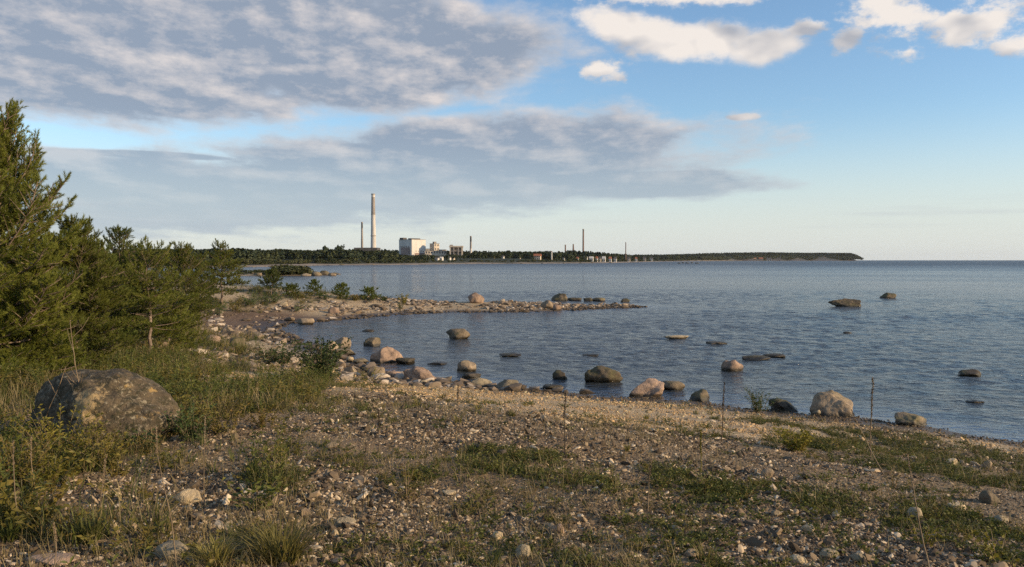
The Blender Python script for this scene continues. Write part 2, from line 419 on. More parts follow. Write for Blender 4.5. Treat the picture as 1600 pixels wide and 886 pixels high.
# ---------------------------------------------------------------- sea
def build_sea():
    az = np.concatenate([np.linspace(-math.pi, -0.66, 30)[:-1], np.linspace(-0.66, 0.66, 470), np.linspace(0.66, math.pi, 30)[1:]])
    rad = np.concatenate([np.geomspace(12, 130, 470), np.geomspace(132, 1200, 60), np.geomspace(1300, 20500, 30)])
    x, y, f = polar_grid(az, rad)
    r = np.hypot(x, y)
    zt = terrain(x, y)
    depth = np.where(r > 9500, 4.0, np.maximum(-zt, 0))
    z = np.zeros_like(x)
    rng = np.random.default_rng(5)
    w = 1 - sstep(r, 90, 128)
    p = np.c_[x, y]
    group = 0.75 + 0.35 * fbm(p * 0.07, 61, 2)
    for k in range(34):
        lam = 0.36 * (2.4 / 0.36) ** rng.random()
        th = R(200) + rng.normal(0, 0.62)            # wind waves come in from the open sea
        a = 0.0062 * lam ** 0.6
        ph = (x * math.sin(th) + y * math.cos(th)) * 2 * math.pi / lam + rng.random() * 6.28 + 1.1 * vnoise(p * 0.35 / lam, 70 + k)
        z += a * (np.sin(ph) + 0.35 * np.sin(2 * ph + 0.6)) * (0.8 + 0.5 * vnoise(p * 0.25, 100 + k)) * (1 - sstep(r, 60 * lam, 95 * lam + 25))
    z *= w * group * sstep(depth, 0.0, 0.25) * (0.55 + 0.45 * sstep(depth, 0.1, 1.0))
    me = mesh_from('sea', np.c_[x, y, z], f)
    fattr(me, 'depth', depth)
    fattr(me, 'rough', sstep(r, 40, 900))
    m, nt, p = new_mat('sea_water')
    outn = nt.nodes['Material Output']
    P = position(nt)
    X, Y, Z = sep(nt, P)
    rot = xyz(nt, X * 0.95 + Y * 0.30, Y * 1.35 - X * 0.3)      # crests lie along the shore
    h = noise(nt, rot, 0.8, 3.0, 0.6) * 0.8 + noise(nt, rot, 2.8, 4.0, 0.6, 0.5) * 0.46 + noise(nt, rot, 0.10, 2.0, 0.5) * 1.3
    dep = attr(nt, 'depth'); rg = attr(nt, 'rough')
    calm = dep.step(0.0, 0.6, 0.5, 1.0)
    bn = nt.nodes.new('ShaderNodeBump'); nt.links.new(h.s, bn.inputs['Height'])
    nt.links.new((calm * 1.0).s, bn.inputs['Strength']); bn.inputs['Distance'].default_value = 0.42
    gust = noise(nt, xyz(nt, X * 0.6, Y * 1.5), 0.018, 4.0, 0.6)
    rough = rg * 0.25 + 0.15 + (gust - 0.5) * 0.25
    setc(nt, p, 'Base Color', (0.048, 0.058, 0.066)); setc(nt, p, 'Roughness', rough); setc(nt, p, 'IOR', 1.333)
    nt.links.new(bn.outputs[0], p.inputs['Normal'])
    fr = nt.nodes.new('ShaderNodeFresnel'); fr.inputs['IOR'].default_value = 1.33; nt.links.new(bn.outputs[0], fr.inputs['Normal'])
    gl = nt.nodes.new('ShaderNodeBsdfGlossy'); nt.links.new(bn.outputs[0], gl.inputs['Normal'])
    gl.inputs['Roughness'].default_value = 0.12; gl.inputs['Color'].default_value = (0.95, 0.97, 1, 1)
    tr = nt.nodes.new('ShaderNodeBsdfTransparent'); tr.inputs['Color'].default_value = (0.90, 0.90, 0.84, 1)
    shallow = nt.nodes.new('ShaderNodeMixShader')
    nt.links.new((E(nt, fr.outputs[0]) * 0.45).s, shallow.inputs[0]); nt.links.new(tr.outputs[0], shallow.inputs[1]); nt.links.new(gl.outputs[0], shallow.inputs[2])
    mx = nt.nodes.new('ShaderNodeMixShader')
    nt.links.new(dep.step(0.02, 0.28, 0.35, 1.0).s, mx.inputs[0]); nt.links.new(shallow.outputs[0], mx.inputs[1]); nt.links.new(p.outputs[0], mx.inputs[2])
    nt.links.new(mx.outputs[0], outn.inputs['Surface'])
    me.materials.append(m)
    tag(link('sea', me), 'rippled blue grey sea filling the bay out to the horizon', kind='structure')
build_sea()

# ---------------------------------------------------------------- scatter of countless small things (geometry nodes)
def scatter(name, protos, pts, rot, scl, kind, mat, label, smooth=False):
    """one object: points carrying rotation, scale and kind, each showing one of the little prototype shapes"""
    V, F, pk = [np.asarray(pts, float)], [], [np.full(len(pts), -1, np.int32)]
    off = len(pts)
    for k, (v, f) in enumerate(protos):
        V.append(np.asarray(v, float)); pk.append(np.full(len(v), k, np.int32))
        for ff in (f if isinstance(f, list) else [f]):
            if len(ff): F.append(np.asarray(ff) + off)
        off += len(v)
    n = off; m = len(pts)
    me = mesh_from(name, np.concatenate(V), F, smooth)
    def pad(a, d):
        a = np.asarray(a, float); o = np.full((n,) + a.shape[1:], d, float); o[:m] = a; return o
    # mesh.validate keeps the vertex order, so attributes follow it
    fattr(me, 'proto', np.concatenate(pk), 'INT')
    fattr(me, 'rot', pad(rot, 0), 'FLOAT_VECTOR'); fattr(me, 'scl', pad(scl, 1), 'FLOAT_VECTOR')
    fattr(me, 'kindof', pad(kind, -1).astype(int), 'INT')
    me.materials.append(mat)
    o = link(name, me)
    ng = bpy.data.node_groups.new(name + '_scatter', 'GeometryNodeTree')
    ng.interface.new_socket('Geometry', in_out='INPUT', socket_type='NodeSocketGeometry')
    ng.interface.new_socket('Geometry', in_out='OUTPUT', socket_type='NodeSocketGeometry')
    N, L = ng.nodes, ng.links
    gi = N.new('NodeGroupInput'); go = N.new('NodeGroupOutput'); jn = N.new('GeometryNodeJoinGeometry')
    def named(nm, t):
        a = N.new('GeometryNodeInputNamedAttribute'); a.data_type = t; a.inputs['Name'].default_value = nm
        return a.outputs['Attribute']
    def eq(sock, v):
        c = N.new('FunctionNodeCompare'); c.data_type = 'INT'; c.operation = 'EQUAL'
        L.new(sock, c.inputs[2]); c.inputs[3].default_value = v
        return c.outputs[0]
    pr = named('proto', 'INT'); kd = named('kindof', 'INT'); rt = named('rot', 'FLOAT_VECTOR'); sl = named('scl', 'FLOAT_VECTOR')
    e2r = N.new('FunctionNodeEulerToRotation'); L.new(rt, e2r.inputs[0])
    for k in range(len(protos)):
        sp = N.new('GeometryNodeSeparateGeometry'); sp.domain = 'POINT'
        L.new(gi.outputs[0], sp.inputs[0]); L.new(eq(kd, k), sp.inputs[1])
        sh = N.new('GeometryNodeSeparateGeometry'); sh.domain = 'POINT'
        L.new(gi.outputs[0], sh.inputs[0]); L.new(eq(pr, k), sh.inputs[1])
        ip = N.new('GeometryNodeInstanceOnPoints')
        L.new(sp.outputs[0], ip.inputs['Points']); L.new(sh.outputs[0], ip.inputs['Instance'])
        L.new(e2r.outputs[0], ip.inputs['Rotation']); L.new(sl, ip.inputs['Scale'])
        L.new(ip.outputs[0], jn.inputs[0])
    L.new(jn.outputs[0], go.inputs[0])
    md = o.modifiers.new('scatter', 'NODES'); md.node_group = ng
    tag(o, label, kind='stuff')
    return o
_ico = {}
def ico(sub):
    if sub not in _ico:
        bm = bmesh.new(); bmesh.ops.create_icosphere(bm, subdivisions=sub, radius=1.0)
        bm.verts.ensure_lookup_table()
        _ico[sub] = (np.array([v.co[:] for v in bm.verts]), np.array([[v.index for v in f.verts] for f in bm.faces]))
        bm.free()
    v, f = _ico[sub]; return v.copy(), f
def rock_shape(seed, sub=3, cuts=9, rough=0.18, flat=0.0, cutd=0.60, planes=()):
    """a worn stone: sphere, planed on a few sides, then roughened; unit half-size"""
    rng = np.random.default_rng(seed)
    v, f = ico(sub)
    v = v * (1 + 0.16 * fbm(v * 1.1, seed, 2))[:, None]
    for _ in range(cuts):
        n = rng.normal(size=3); n /= np.linalg.norm(n)
        d = cutd + 0.25 * rng.random()
        t = v @ n - d
        v = v - np.where(t > 0, t * 0.93, 0)[:, None] * n
    for n, d in planes:
        n = np.array(n, float); n /= np.linalg.norm(n); t = v @ n - d
        v = v - np.where(t > 0, t * 0.95, 0)[:, None] * n
    nrm = v / np.linalg.norm(v, axis=1)[:, None]
    v = v + nrm * (rough * 0.45 * fbm(v * 2.6, seed + 9, 4, 0.5))[:, None]
    if sub >= 4:                                          # creases and chipped faces
        rg = 1 - np.abs(vnoise(v * 1.7 + 5.0, seed + 31)); rg2 = 1 - np.abs(vnoise(v * 3.6, seed + 33))
        st = np.floor(fbm(v * 1.3, seed + 40, 2) * 3.5) / 3.5
        v = v + nrm * (-0.045 * np.clip(rg, 0, 1) ** 14 - 0.02 * np.clip(rg2, 0, 1) ** 12 + 0.055 * st)[:, None]
    v = v - (v.max(0) + v.min(0)) / 2
    v = v / ((v.max(0) - v.min(0)) / 2)
    if flat: v[:, 2] = np.where(v[:, 2] > 1 - flat, 1 - flat + (v[:, 2] - 1 + flat) * 0.25, v[:, 2])
    return v, f

# ---------------------------------------------------------------- stone materials
def stone_mat(name, base, dark, spots, scale=6.0, wet=True, moss=0.0, lichen=0.0):
    m, nt, p = new_mat(name)
    O = coord(nt, 'Object'); P = position(nt)
    rnd = objrand(nt)
    co = xyz(nt, *[a + rnd * 37.0 for a in sep(nt, O)])
    n1 = noise(nt, co, scale * 0.5, 6.0, 0.62)
    c = ramp(nt, n1, [(0.30, dark), (0.52, base), (0.72, tuple(min(1, b * 1.25) for b in base))])
    sp = noise(nt, co, scale * 16, 2.0, 0.6)
    c = mixc(nt, sp.step(0.60, 0.70) * 0.55, c, spots)
    c = mixc(nt, sp.step(0.40, 0.30) * 0.45, c, tuple(d * 0.5 for d in dark))
    crack = voronoi(nt, xyz(nt, *[a + (n1 - 0.5) * 0.5 for a in sep(nt, co)]), scale * 0.22, 'DISTANCE_TO_EDGE')
    c = mixc(nt, crack.step(0.0, 0.02, 0.6, 0.0) * noise(nt, co, 1.3, 2.0).step(0.45, 0.6), c, tuple(d * 0.4 for d in dark))
    if moss:
        nz = sep(nt, E(nt, nt.nodes.new('ShaderNodeNewGeometry').outputs['Normal']))[2]
        mm = (noise(nt, co, 2.2, 5.0, 0.65) + nz * 0.12).step(0.52, 0.66) * moss
        c = mixc(nt, mm, c, (0.075, 0.080, 0.022))
    if lichen:
        l1 = noise(nt, co, 9.0, 8.0, 0.75, 0.4).step(0.47, 0.58)
        c = mixc(nt, l1 * 0.9 * lichen, c, (0.040, 0.036, 0.018))
        l2 = noise(nt, xyz(nt, *[a + 11.0 for a in sep(nt, co)]), 15.0, 8.0, 0.75, 0.4).step(0.54, 0.62)
        c = mixc(nt, l2 * 0.75 * lichen, c, (0.36, 0.30, 0.20))
        l3 = noise(nt, xyz(nt, *[a + 23.0 for a in sep(nt, co)]), 3.6, 8.0, 0.75, 0.4).step(0.57, 0.66)
        c = mixc(nt, l3 * 0.8 * lichen, c, (0.42, 0.27, 0.10))
    if lichen:                                            # a broken ochre patch on the front face
        ox, oy, oz = sep(nt, O)
        dd = (((ox - 0.14) * 1.1) ** 2.0 + ((oz - 0.42) * 0.85) ** 2.0) ** 0.5
        pm = ((0.22 - dd) * 2.4 + (noise(nt, O, 11.0, 8.0, 0.78) - 0.5) * 2.6).step(0.0, 0.22) * oy.step(-0.1, -0.3)
        c = mixc(nt, pm * 0.8, c, (0.44, 0.31, 0.15))
    hs = nt.nodes.new('ShaderNodeHueSaturation')
    nt.links.new(c.s, hs.inputs['Color']); nt.links.new((rnd * 0.5 + 0.75).s, hs.inputs['Value'])
    c = E(nt, hs.outputs[0])
    r0 = 0.88
    if wet:
        z = sep(nt, P)[2]
        wz = (z + (noise(nt, P, 3.0, 3.0) - 0.5) * 0.16).step(0.05, 0.17, 1.0, 0.0)
        c = mixc(nt, wz * 0.9, c, (0.030, 0.024, 0.014))
        setc(nt, p, 'Roughness', wz * -0.5 + r0)
    else: setc(nt, p, 'Roughness', r0)
    setc(nt, p, 'Specular IOR Level', 0.3)
    setc(nt, p, 'Base Color', c)
    h = n1 * 1.0 + noise(nt, co, scale * 4, 4.0, 0.6) * 0.35 + sp * 0.08
    setc(nt, p, 'Normal', bump(nt, h, 0.7, 0.06))
    return m
M_TAN = stone_mat('tan_granite', (0.31, 0.230, 0.150), (0.17, 0.125, 0.085), (0.44, 0.36, 0.26), moss=0.25)
M_PINK = stone_mat('pink_granite', (0.33, 0.225, 0.155), (0.19, 0.130, 0.092), (0.46, 0.34, 0.25))
M_BROWN = stone_mat('brown_granite', (0.19, 0.145, 0.095), (0.09, 0.072, 0.05), (0.29, 0.23, 0.16), moss=0.5)
M_DARK = stone_mat('dark_wet_stone', (0.075, 0.060, 0.045), (0.032, 0.028, 0.022), (0.14, 0.12, 0.09), moss=0.4)
M_GREY = stone_mat('grey_granite', (0.293, 0.235, 0.151), (0.163, 0.134, 0.088), (0.454, 0.374, 0.247), wet=True)
M_WHITE = stone_mat('pale_limestone', (0.497, 0.384, 0.233), (0.324, 0.245, 0.148), (0.627, 0.499, 0.310), wet=True)
M_LICHEN = stone_mat('lichen_granite', (0.110, 0.082, 0.050), (0.034, 0.027, 0.017), (0.22, 0.18, 0.12), scale=5.0, wet=False, lichen=1.0)

def boulder(box, mat, label, seed, depth=0.8, bury=0.35, cuts=9, rough=0.18, flat=0.0, tilt=0.0, rz=0.0, name='boulder', cat='boulder', group=None, sub=None, hscale=1.0, cutd=0.60, lean=0.0, planes=()):
    """box = x0, y0, x1, y1 in the photo; stands on the ground or in the water where its base is seen"""
    x0, y0, x1, y1 = box
    gx, gy, gz = hit((x0 + x1) / 2, min(y1, 885))
    if y1 > 885: gy -= 0.02
    w = (x1 - x0) / F_PX * gy; d = w * depth
    cy = gy + d * 0.42
    w *= cy / gy
    cx = gx * cy / gy
    top = EYE + ray((x0 + x1) / 2, y0)[2] / ray((x0 + x1) / 2, y0)[1] * cy
    gz = max(float(terrain(cx, cy)[0]), -0.02)
    hv = max((top - gz) * hscale, 0.03)
    H = hv / (1 - bury)
    if sub is None: sub = 6 if (x1 - x0) > 150 else 5 if (x1 - x0) > 45 else (4 if (x1 - x0) > 22 else 3)
    v, f = rock_shape(seed, sub, cuts, rough, flat, cutd, planes)
    if lean:
        v[:, 2] = v[:, 2] - lean * v[:, 0] * (v[:, 2] > -0.5); v[:, 2] -= (v[:, 2].max() + v[:, 2].min()) / 2; v[:, 2] /= v[:, 2].max()
    cr, sr = math.cos(rz), math.sin(rz)
    v = v * np.array([w / 2, d / 2, H / 2])
    v = np.c_[v[:, 0] * cr - v[:, 1] * sr, v[:, 0] * sr + v[:, 1] * cr, v[:, 2]]
    v[:, 0] -= (v[:, 0].max() + v[:, 0].min()) / 2; v[:, 0] *= (w / 2) / v[:, 0].max()
    v[:, 2] -= v[:, 2].max() - hv                 # base plane at z = 0
    me = mesh_from(name, v, f); me.materials.append(mat)
    o = link(name, me, loc=(cx, cy, gz))
    tag(o, label, cat, group)
    return o

BOULDERS = [
    # in and beside the near water
    ((1265, 611, 1334, 651), M_TAN, 'big tan boulder at the water edge just left of the tallest brown stalk', 1, dict(depth=.85, cuts=8, cutd=.68)),
    ((912, 571, 974, 599), M_BROWN, 'large grey brown boulder with rounded humps standing in the shallows', 2, dict(depth=.7, rough=.26)),
    ((978, 591, 1037, 621), M_PINK, 'pinkish wedge shaped boulder with a split right face at the water edge', 3, dict(depth=.8, cuts=9, lean=-.35, cutd=.68)),
    ((1032, 595, 1070, 610), M_BROWN, 'flat reddish brown rock just behind the pink wedge boulder', 4, dict(flat=.5)),
    ((1077, 608, 1110, 627), M_BROWN, 'small rounded dark brown boulder right of the pink wedge boulder', 5, dict()),
    ((1127, 562, 1163, 580), M_PINK, 'reddish pointed rock standing alone in the shallows', 6, dict(cuts=8, cutd=.65)),
    ((1158, 552, 1203, 563), M_BROWN, 'low flat brown rock in the water behind the reddish pointed rock', 7, dict(hscale=.6, flat=.4)),
    ((1190, 549, 1226, 559), M_DARK, 'dark low rock touching the right end of a flat brown one', 8, dict(hscale=.6, flat=.4)),
    ((1103, 531, 1136, 538), M_BROWN, 'thin brown slab of rock barely above the open water', 9, dict(hscale=.6, flat=.5)),
    ((1037, 524, 1076, 530), M_WHITE, 'flat rock with a whitish top awash in the open water', 10, dict(flat=.5, depth=.5)),
    ((863, 578, 887, 593), M_DARK, 'small round dark stone in the water left of the grey brown boulder', 11, dict(cuts=7)),
    ((697, 513, 735, 530), M_BROWN, 'dark brown boulder alone in the middle of the small bay', 12, dict(cutd=.66)),
    ((714, 563, 745, 581), M_TAN, 'pale tan blocky boulder in the shallows of the small bay', 13, dict(cuts=10, cutd=.62)),
    ((668, 563, 700, 570), M_DARK, 'dark rock barely awash left of the pale tan block', 14, dict(hscale=.6, flat=.4)),
    ((780, 549, 815, 558), M_DARK, 'dark greenish rock awash in the middle of the bay', 15, dict(hscale=.6, flat=.4)),
    ((908, 551, 936, 557), M_DARK, 'dark rock awash behind the large grey brown boulder', 16, dict(hscale=.6, flat=.4)),
    ((721, 583, 752, 592), M_DARK, 'low dark stone just off the beach below the pale tan block', 17, dict(flat=.2)),
    ((733, 590, 769, 605), M_GREY, 'grey rounded stone half on the beach at the edge of the small bay', 18, dict(cuts=7)),
    ((775, 593, 813, 610), M_GREY, 'grey domed stone at the beach edge, right of a similar smaller one', 19, dict(cuts=7)),
    ((848, 601, 880, 609), M_DARK, 'flat wet stone at the water line under the small round dark stone', 20, dict(flat=.5)),
    ((578, 541, 629, 567), M_PINK, 'large smooth pink boulder at the head of the small bay', 21, dict(cuts=8, depth=.8, cutd=.68)),
    ((568, 527, 595, 541), M_BROWN, 'brown stone with a pale top in the water behind the large pink boulder', 22, dict(flat=.2)),
    ((518, 526, 550, 546), M_TAN, 'tan boulder with a bright right face, right one of a touching pair', 23, dict(cuts=9)),
    ((503, 532, 530, 550), M_TAN, 'tan angular boulder, left one of a touching pair beside the green bush', 24, dict(cuts=9, cutd=.65)),
    ((630, 573, 688, 597), M_PINK, 'long smooth boulder lying down at the edge of the beach, pale at its right end', 25, dict(cuts=4, lean=.5, depth=.6)),
    ((574, 572, 603, 591), M_TAN, 'tan three cornered stone on the shore below the large pink boulder', 26, dict(cuts=9, cutd=.62)),
    ((601, 579, 631, 592), M_PINK, 'pinkish split stone between the three cornered stone and the long smooth boulder', 27, dict(cuts=9)),
    ((566, 512, 585, 518), M_BROWN, 'small stone with a pale top awash near the head of the bay', 28, dict(hscale=.6, )),
    ((618, 559, 649, 569), M_DARK, 'low dark wet stone touching the right foot of the large pink boulder', 29, dict(flat=.3)),
    ((541, 557, 553, 566), M_WHITE, 'small pale egg shaped stone among the dark rocks at the bay head', 30, dict(cuts=3)),
    ((519, 561, 540, 572), M_TAN, 'pale angular stone right of the green bush at the bay head', 31, dict(cuts=9)),
    ((552, 560, 578, 569), M_GREY, 'grey flattish stone left of the large pink boulder', 32, dict(flat=.3)),
    ((524, 545, 556, 555), M_GREY, 'grey flat slab lying under the touching pair of tan boulders', 33, dict(flat=.5)),
    ((1203, 622, 1254, 643), M_DARK, 'dark sloping boulder between a thin green bush and the big tan boulder', 34, dict(lean=.55, cuts=6)),
    ((1397, 645, 1449, 666), M_BROWN, 'brown rounded boulder half buried at the water edge on the right', 35, dict(cuts=8)),
    ((1294, 466, 1344, 479), M_BROWN, 'long reddish brown rock with a knob on its right end far out in the sea', 36, dict(depth=.45, rough=.3)),
    ((1373, 457, 1400, 466), M_BROWN, 'farthest brown rock in the open sea on the right', 37, dict(depth=.5, lean=-.2)),
    ((1494, 577, 1533, 589), M_DARK, 'dark blocky rock alone in the water near the right edge', 38, dict(cuts=10, cutd=.62)),
    ((1511, 622, 1535, 630), M_DARK, 'low greenish stone awash nearest the right edge', 39, dict(hscale=.6, )),
    ((1316, 516, 1331, 521), M_DARK, 'tiny dark stone poking out of the open water below the long reddish rock', 40, dict(hscale=.6, )),
    # the spit
    ((861, 458, 888, 470), M_BROWN, 'dark brown boulder in the water behind the end of the spit', 41, dict()),
    ((887, 465, 909, 470), M_DARK, 'low dark stone beside the brown boulder behind the spit', 42, dict(flat=.3)),
    ((911, 465, 926, 471), M_DARK, 'second low dark stone in the row behind the spit', 43, dict()),
    ((924, 465, 946, 471), M_BROWN, 'flat brown stone third in the row behind the spit', 44, dict(flat=.2)),
    ((969, 466, 984, 472), M_DARK, 'small dark stone alone beyond the tip of the spit', 45, dict()),
    ((731, 457, 757, 474), M_PINK, 'tall round pinkish boulder on top of the spit', 46, dict(cuts=5, bury=.25, depth=.9)),
    ((843, 469, 867, 482), M_TAN, 'tan boulder on the narrow end of the spit', 47, dict()),
    ((863, 475, 877, 485), M_PINK, 'small pink boulder at the water line of the spit next to a tan one', 48, dict()),
    ((513, 479, 531, 490), M_PINK, 'pink pointed boulder on the inner beach near the root of the spit', 49, dict(cuts=7)),
    ((463, 497, 492, 507), M_TAN, 'long tan slab at the edge of the brown mud flat', 50, dict(flat=.4, depth=.5)),
    # left beach
    ((343, 510, 369, 524), M_TAN, 'tan rounded boulder on the left beach below the pines', 51, dict(cuts=8)),
    ((356, 526, 383, 544), M_BROWN, 'mossy boulder with a bare right side on the left beach', 52, dict(cuts=8)),
    ((316, 523, 346, 539), M_PINK, 'pink broken boulder at the foot of the pines on the left beach', 53, dict(cuts=10)),
    ((437, 471, 451, 479), M_WHITE, 'pale stone in the grass at the root of the spit', 54, dict()),
    # the foreground
    ((32, 577, 280, 696), M_LICHEN, 'huge lichen covered boulder among the weeds on the left', 61, dict(depth=.85, bury=.34, cuts=0, cutd=.95, rough=.19, planes=(((-.68, -.70, .10), .56), ((.35, -.9, .25), .86)))),
]
for box, mat, lab, sd, kw in BOULDERS:
    boulder(box, mat, lab, sd * 13 + 5, **kw)
STONES = [
    ((275, 764, 319, 791), M_WHITE, 'rounded speckled white stone left of the straw stalk in the foreground', 1, {}),
    ((238, 848, 296, 883), M_GREY, 'broad grey flat stone near the bottom edge beside the yellow grass', 2, dict(flat=.3, cuts=9)),
    ((40, 870, 127, 896), M_PINK, 'flat peach coloured slab cut by the bottom left edge', 3, dict(flat=.55, cuts=12, depth=.5, cutd=.6)),
    ((160, 812, 188, 838), M_WHITE, 'white rough stone beside the green tuft at lower left', 4, dict(cuts=9)),
    ((193, 815, 214, 831), M_TAN, 'small tan stone next to the white rough stone at lower left', 5, {}),
    ((523, 807, 556, 823), M_GREY, 'pale oval stone lying flat right of the yellow grass tuft', 6, dict(cuts=3)),
    ((514, 828, 531, 841), M_WHITE, 'small white stone just below the pale oval stone', 7, {}),
    ((688, 763, 713, 774), M_WHITE, 'flat white chip of stone below the dry weed', 8, dict(hscale=.6, flat=.3)),
    ((1068, 850, 1093, 871), M_TAN, 'round tan stone near the bottom edge right of centre', 9, dict(hscale=.6, cuts=3)),
    ((1416, 792, 1441, 812), M_GREY, 'round dark grey stone on the green mat beside the leaning stalk', 10, dict(cuts=3)),
    ((1234, 867, 1260, 883), M_WHITE, 'pale stone at the bottom edge, left of two in a row', 11, {}),
    ((1280, 858, 1310, 873), M_GREY, 'grey smooth stone at the bottom edge, right of two in a row', 12, dict(cuts=3)),
    ((1328, 864, 1358, 880), M_GREY, 'grey flattened stone at the bottom edge where the green mat begins', 13, dict(flat=.2)),
    ((805, 850, 829, 873), M_GREY, 'blocky grey stone at the bottom edge near the middle', 14, {}),
    ((864, 818, 883, 835), M_PINK, 'small pink stone in the gravel near the middle of the foreground', 15, {}),
    ((768, 829, 786, 843), M_WHITE, 'small white stone in the gravel left of the pink one', 16, {}),
    ((776, 702, 793, 717), M_DARK, 'dark upright chip of stone at the left end of the green patch', 17, dict(cuts=10)),
    ((1204, 797, 1221, 807), M_WHITE, 'small pale stone inside the right green patch', 18, {}),
    ((1045, 820, 1062, 832), M_GREY, 'small grey stone below the middle green patch', 19, {}),
    ((1253, 820, 1274, 833), M_WHITE, 'pale stone below the right green patch', 20, {}),
    ((1480, 786, 1506, 798), M_WHITE, 'pale flat stone on the right side of the foreground', 21, dict(flat=.3)),
    ((1530, 766, 1562, 788), M_BROWN, 'brown half buried stone near the right edge', 22, {}),
    ((1553, 805, 1577, 819), M_GREY, 'grey stone near the right edge below the brown half buried one', 23, {}),
    ((1535, 719, 1550, 733), M_TAN, 'tan pointed stone standing in the right hand weeds', 24, dict(cuts=9)),
    ((1188, 731, 1208, 746), M_TAN, 'tan wedge of stone in the gravel between the green patches', 25, dict(cuts=9)),
    ((1478, 716, 1496, 726), M_WHITE, 'whitish stone among the brown weeds on the right', 26, {}),
    ((388, 606, 412, 624), M_WHITE, 'whitish stone in a gap of the weeds left of centre', 27, {}),
    ((510, 690, 530, 700), M_TAN, 'tan stone with a dark left side in the gravel left of centre', 28, {}),
    ((655, 593, 668, 603), M_WHITE, 'small white stone in front of the long smooth boulder', 29, {}),
    ((1268, 640, 1283, 650), M_WHITE, 'small white stone at the foot of the big tan boulder', 30, {}),
]
for box, mat, lab, sd, kw in STONES:
    kw = dict(dict(bury=.3, sub=3 if box[2] - box[0] < 30 else 4), **kw)
    boulder(box, mat, lab, sd * 17 + 900, name='stone', cat='stone', **kw)

# stones one could pick up, lying all over the beach
def loose_stones():
    rng = np.random.default_rng(77)
    kinds = [('pale', M_WHITE, 'small pale loose stone', 'small pale stones in the beach gravel'),
             ('grey', M_GREY, 'small grey loose stone', 'small grey stones in the beach gravel'),
             ('tan', M_TAN, 'small tan loose stone', 'small tan stones in the beach gravel')]
    meshes = []
    for k, (n, m, _, _) in enumerate(kinds):
        row = []
        for j in range(4):
            v, f = rock_shape(3000 + k * 10 + j, 3, 6, 0.2)
            me = mesh_from('stone', v * np.array([1, .8, .6]), f); me.materials.append(m); row.append(me)
        meshes.append(row)
    for i in range(120):
        if i < 60: px, py = rng.uniform(20, 1590), 884 - 160 * rng.random() ** 0.8
        else:
            t = rng.random(); px = 620 + 960 * t; py = np.interp(px, [620, 880, 1200, 1420, 1600], [604, 622, 655, 680, 705]) + rng.normal(0, 6)
        x, y, z = hit(px, min(py, 884))
        if z < 0.06: continue
        k = rng.choice(3, p=[.45, .35, .2])
        s = (2.6 + 3.4 * rng.random() ** 2) * y / F_PX
        o = link('stone', meshes[k][rng.integers(4)], loc=(x, y, z + 0.15 * s))
        o.scale = (s, s * rng.uniform(.7, 1.2), s * rng.uniform(.7, 1.1)); o.rotation_euler = (rng.normal(0, .15), rng.normal(0, .15), rng.uniform(0, 6.28))
        where = ('on the lower beach' if i >= 60 else 'close to the bottom edge' if py > 815 else 'in the middle of the foreground') + \
                (' at left' if px < 420 else ' left of the middle' if px < 800 else ' right of the middle' if px < 1200 else ' at right')
        tag(o, kinds[k][2] + ', ' + where, 'stone', kinds[k][3] + ' ' + where)
loose_stones()

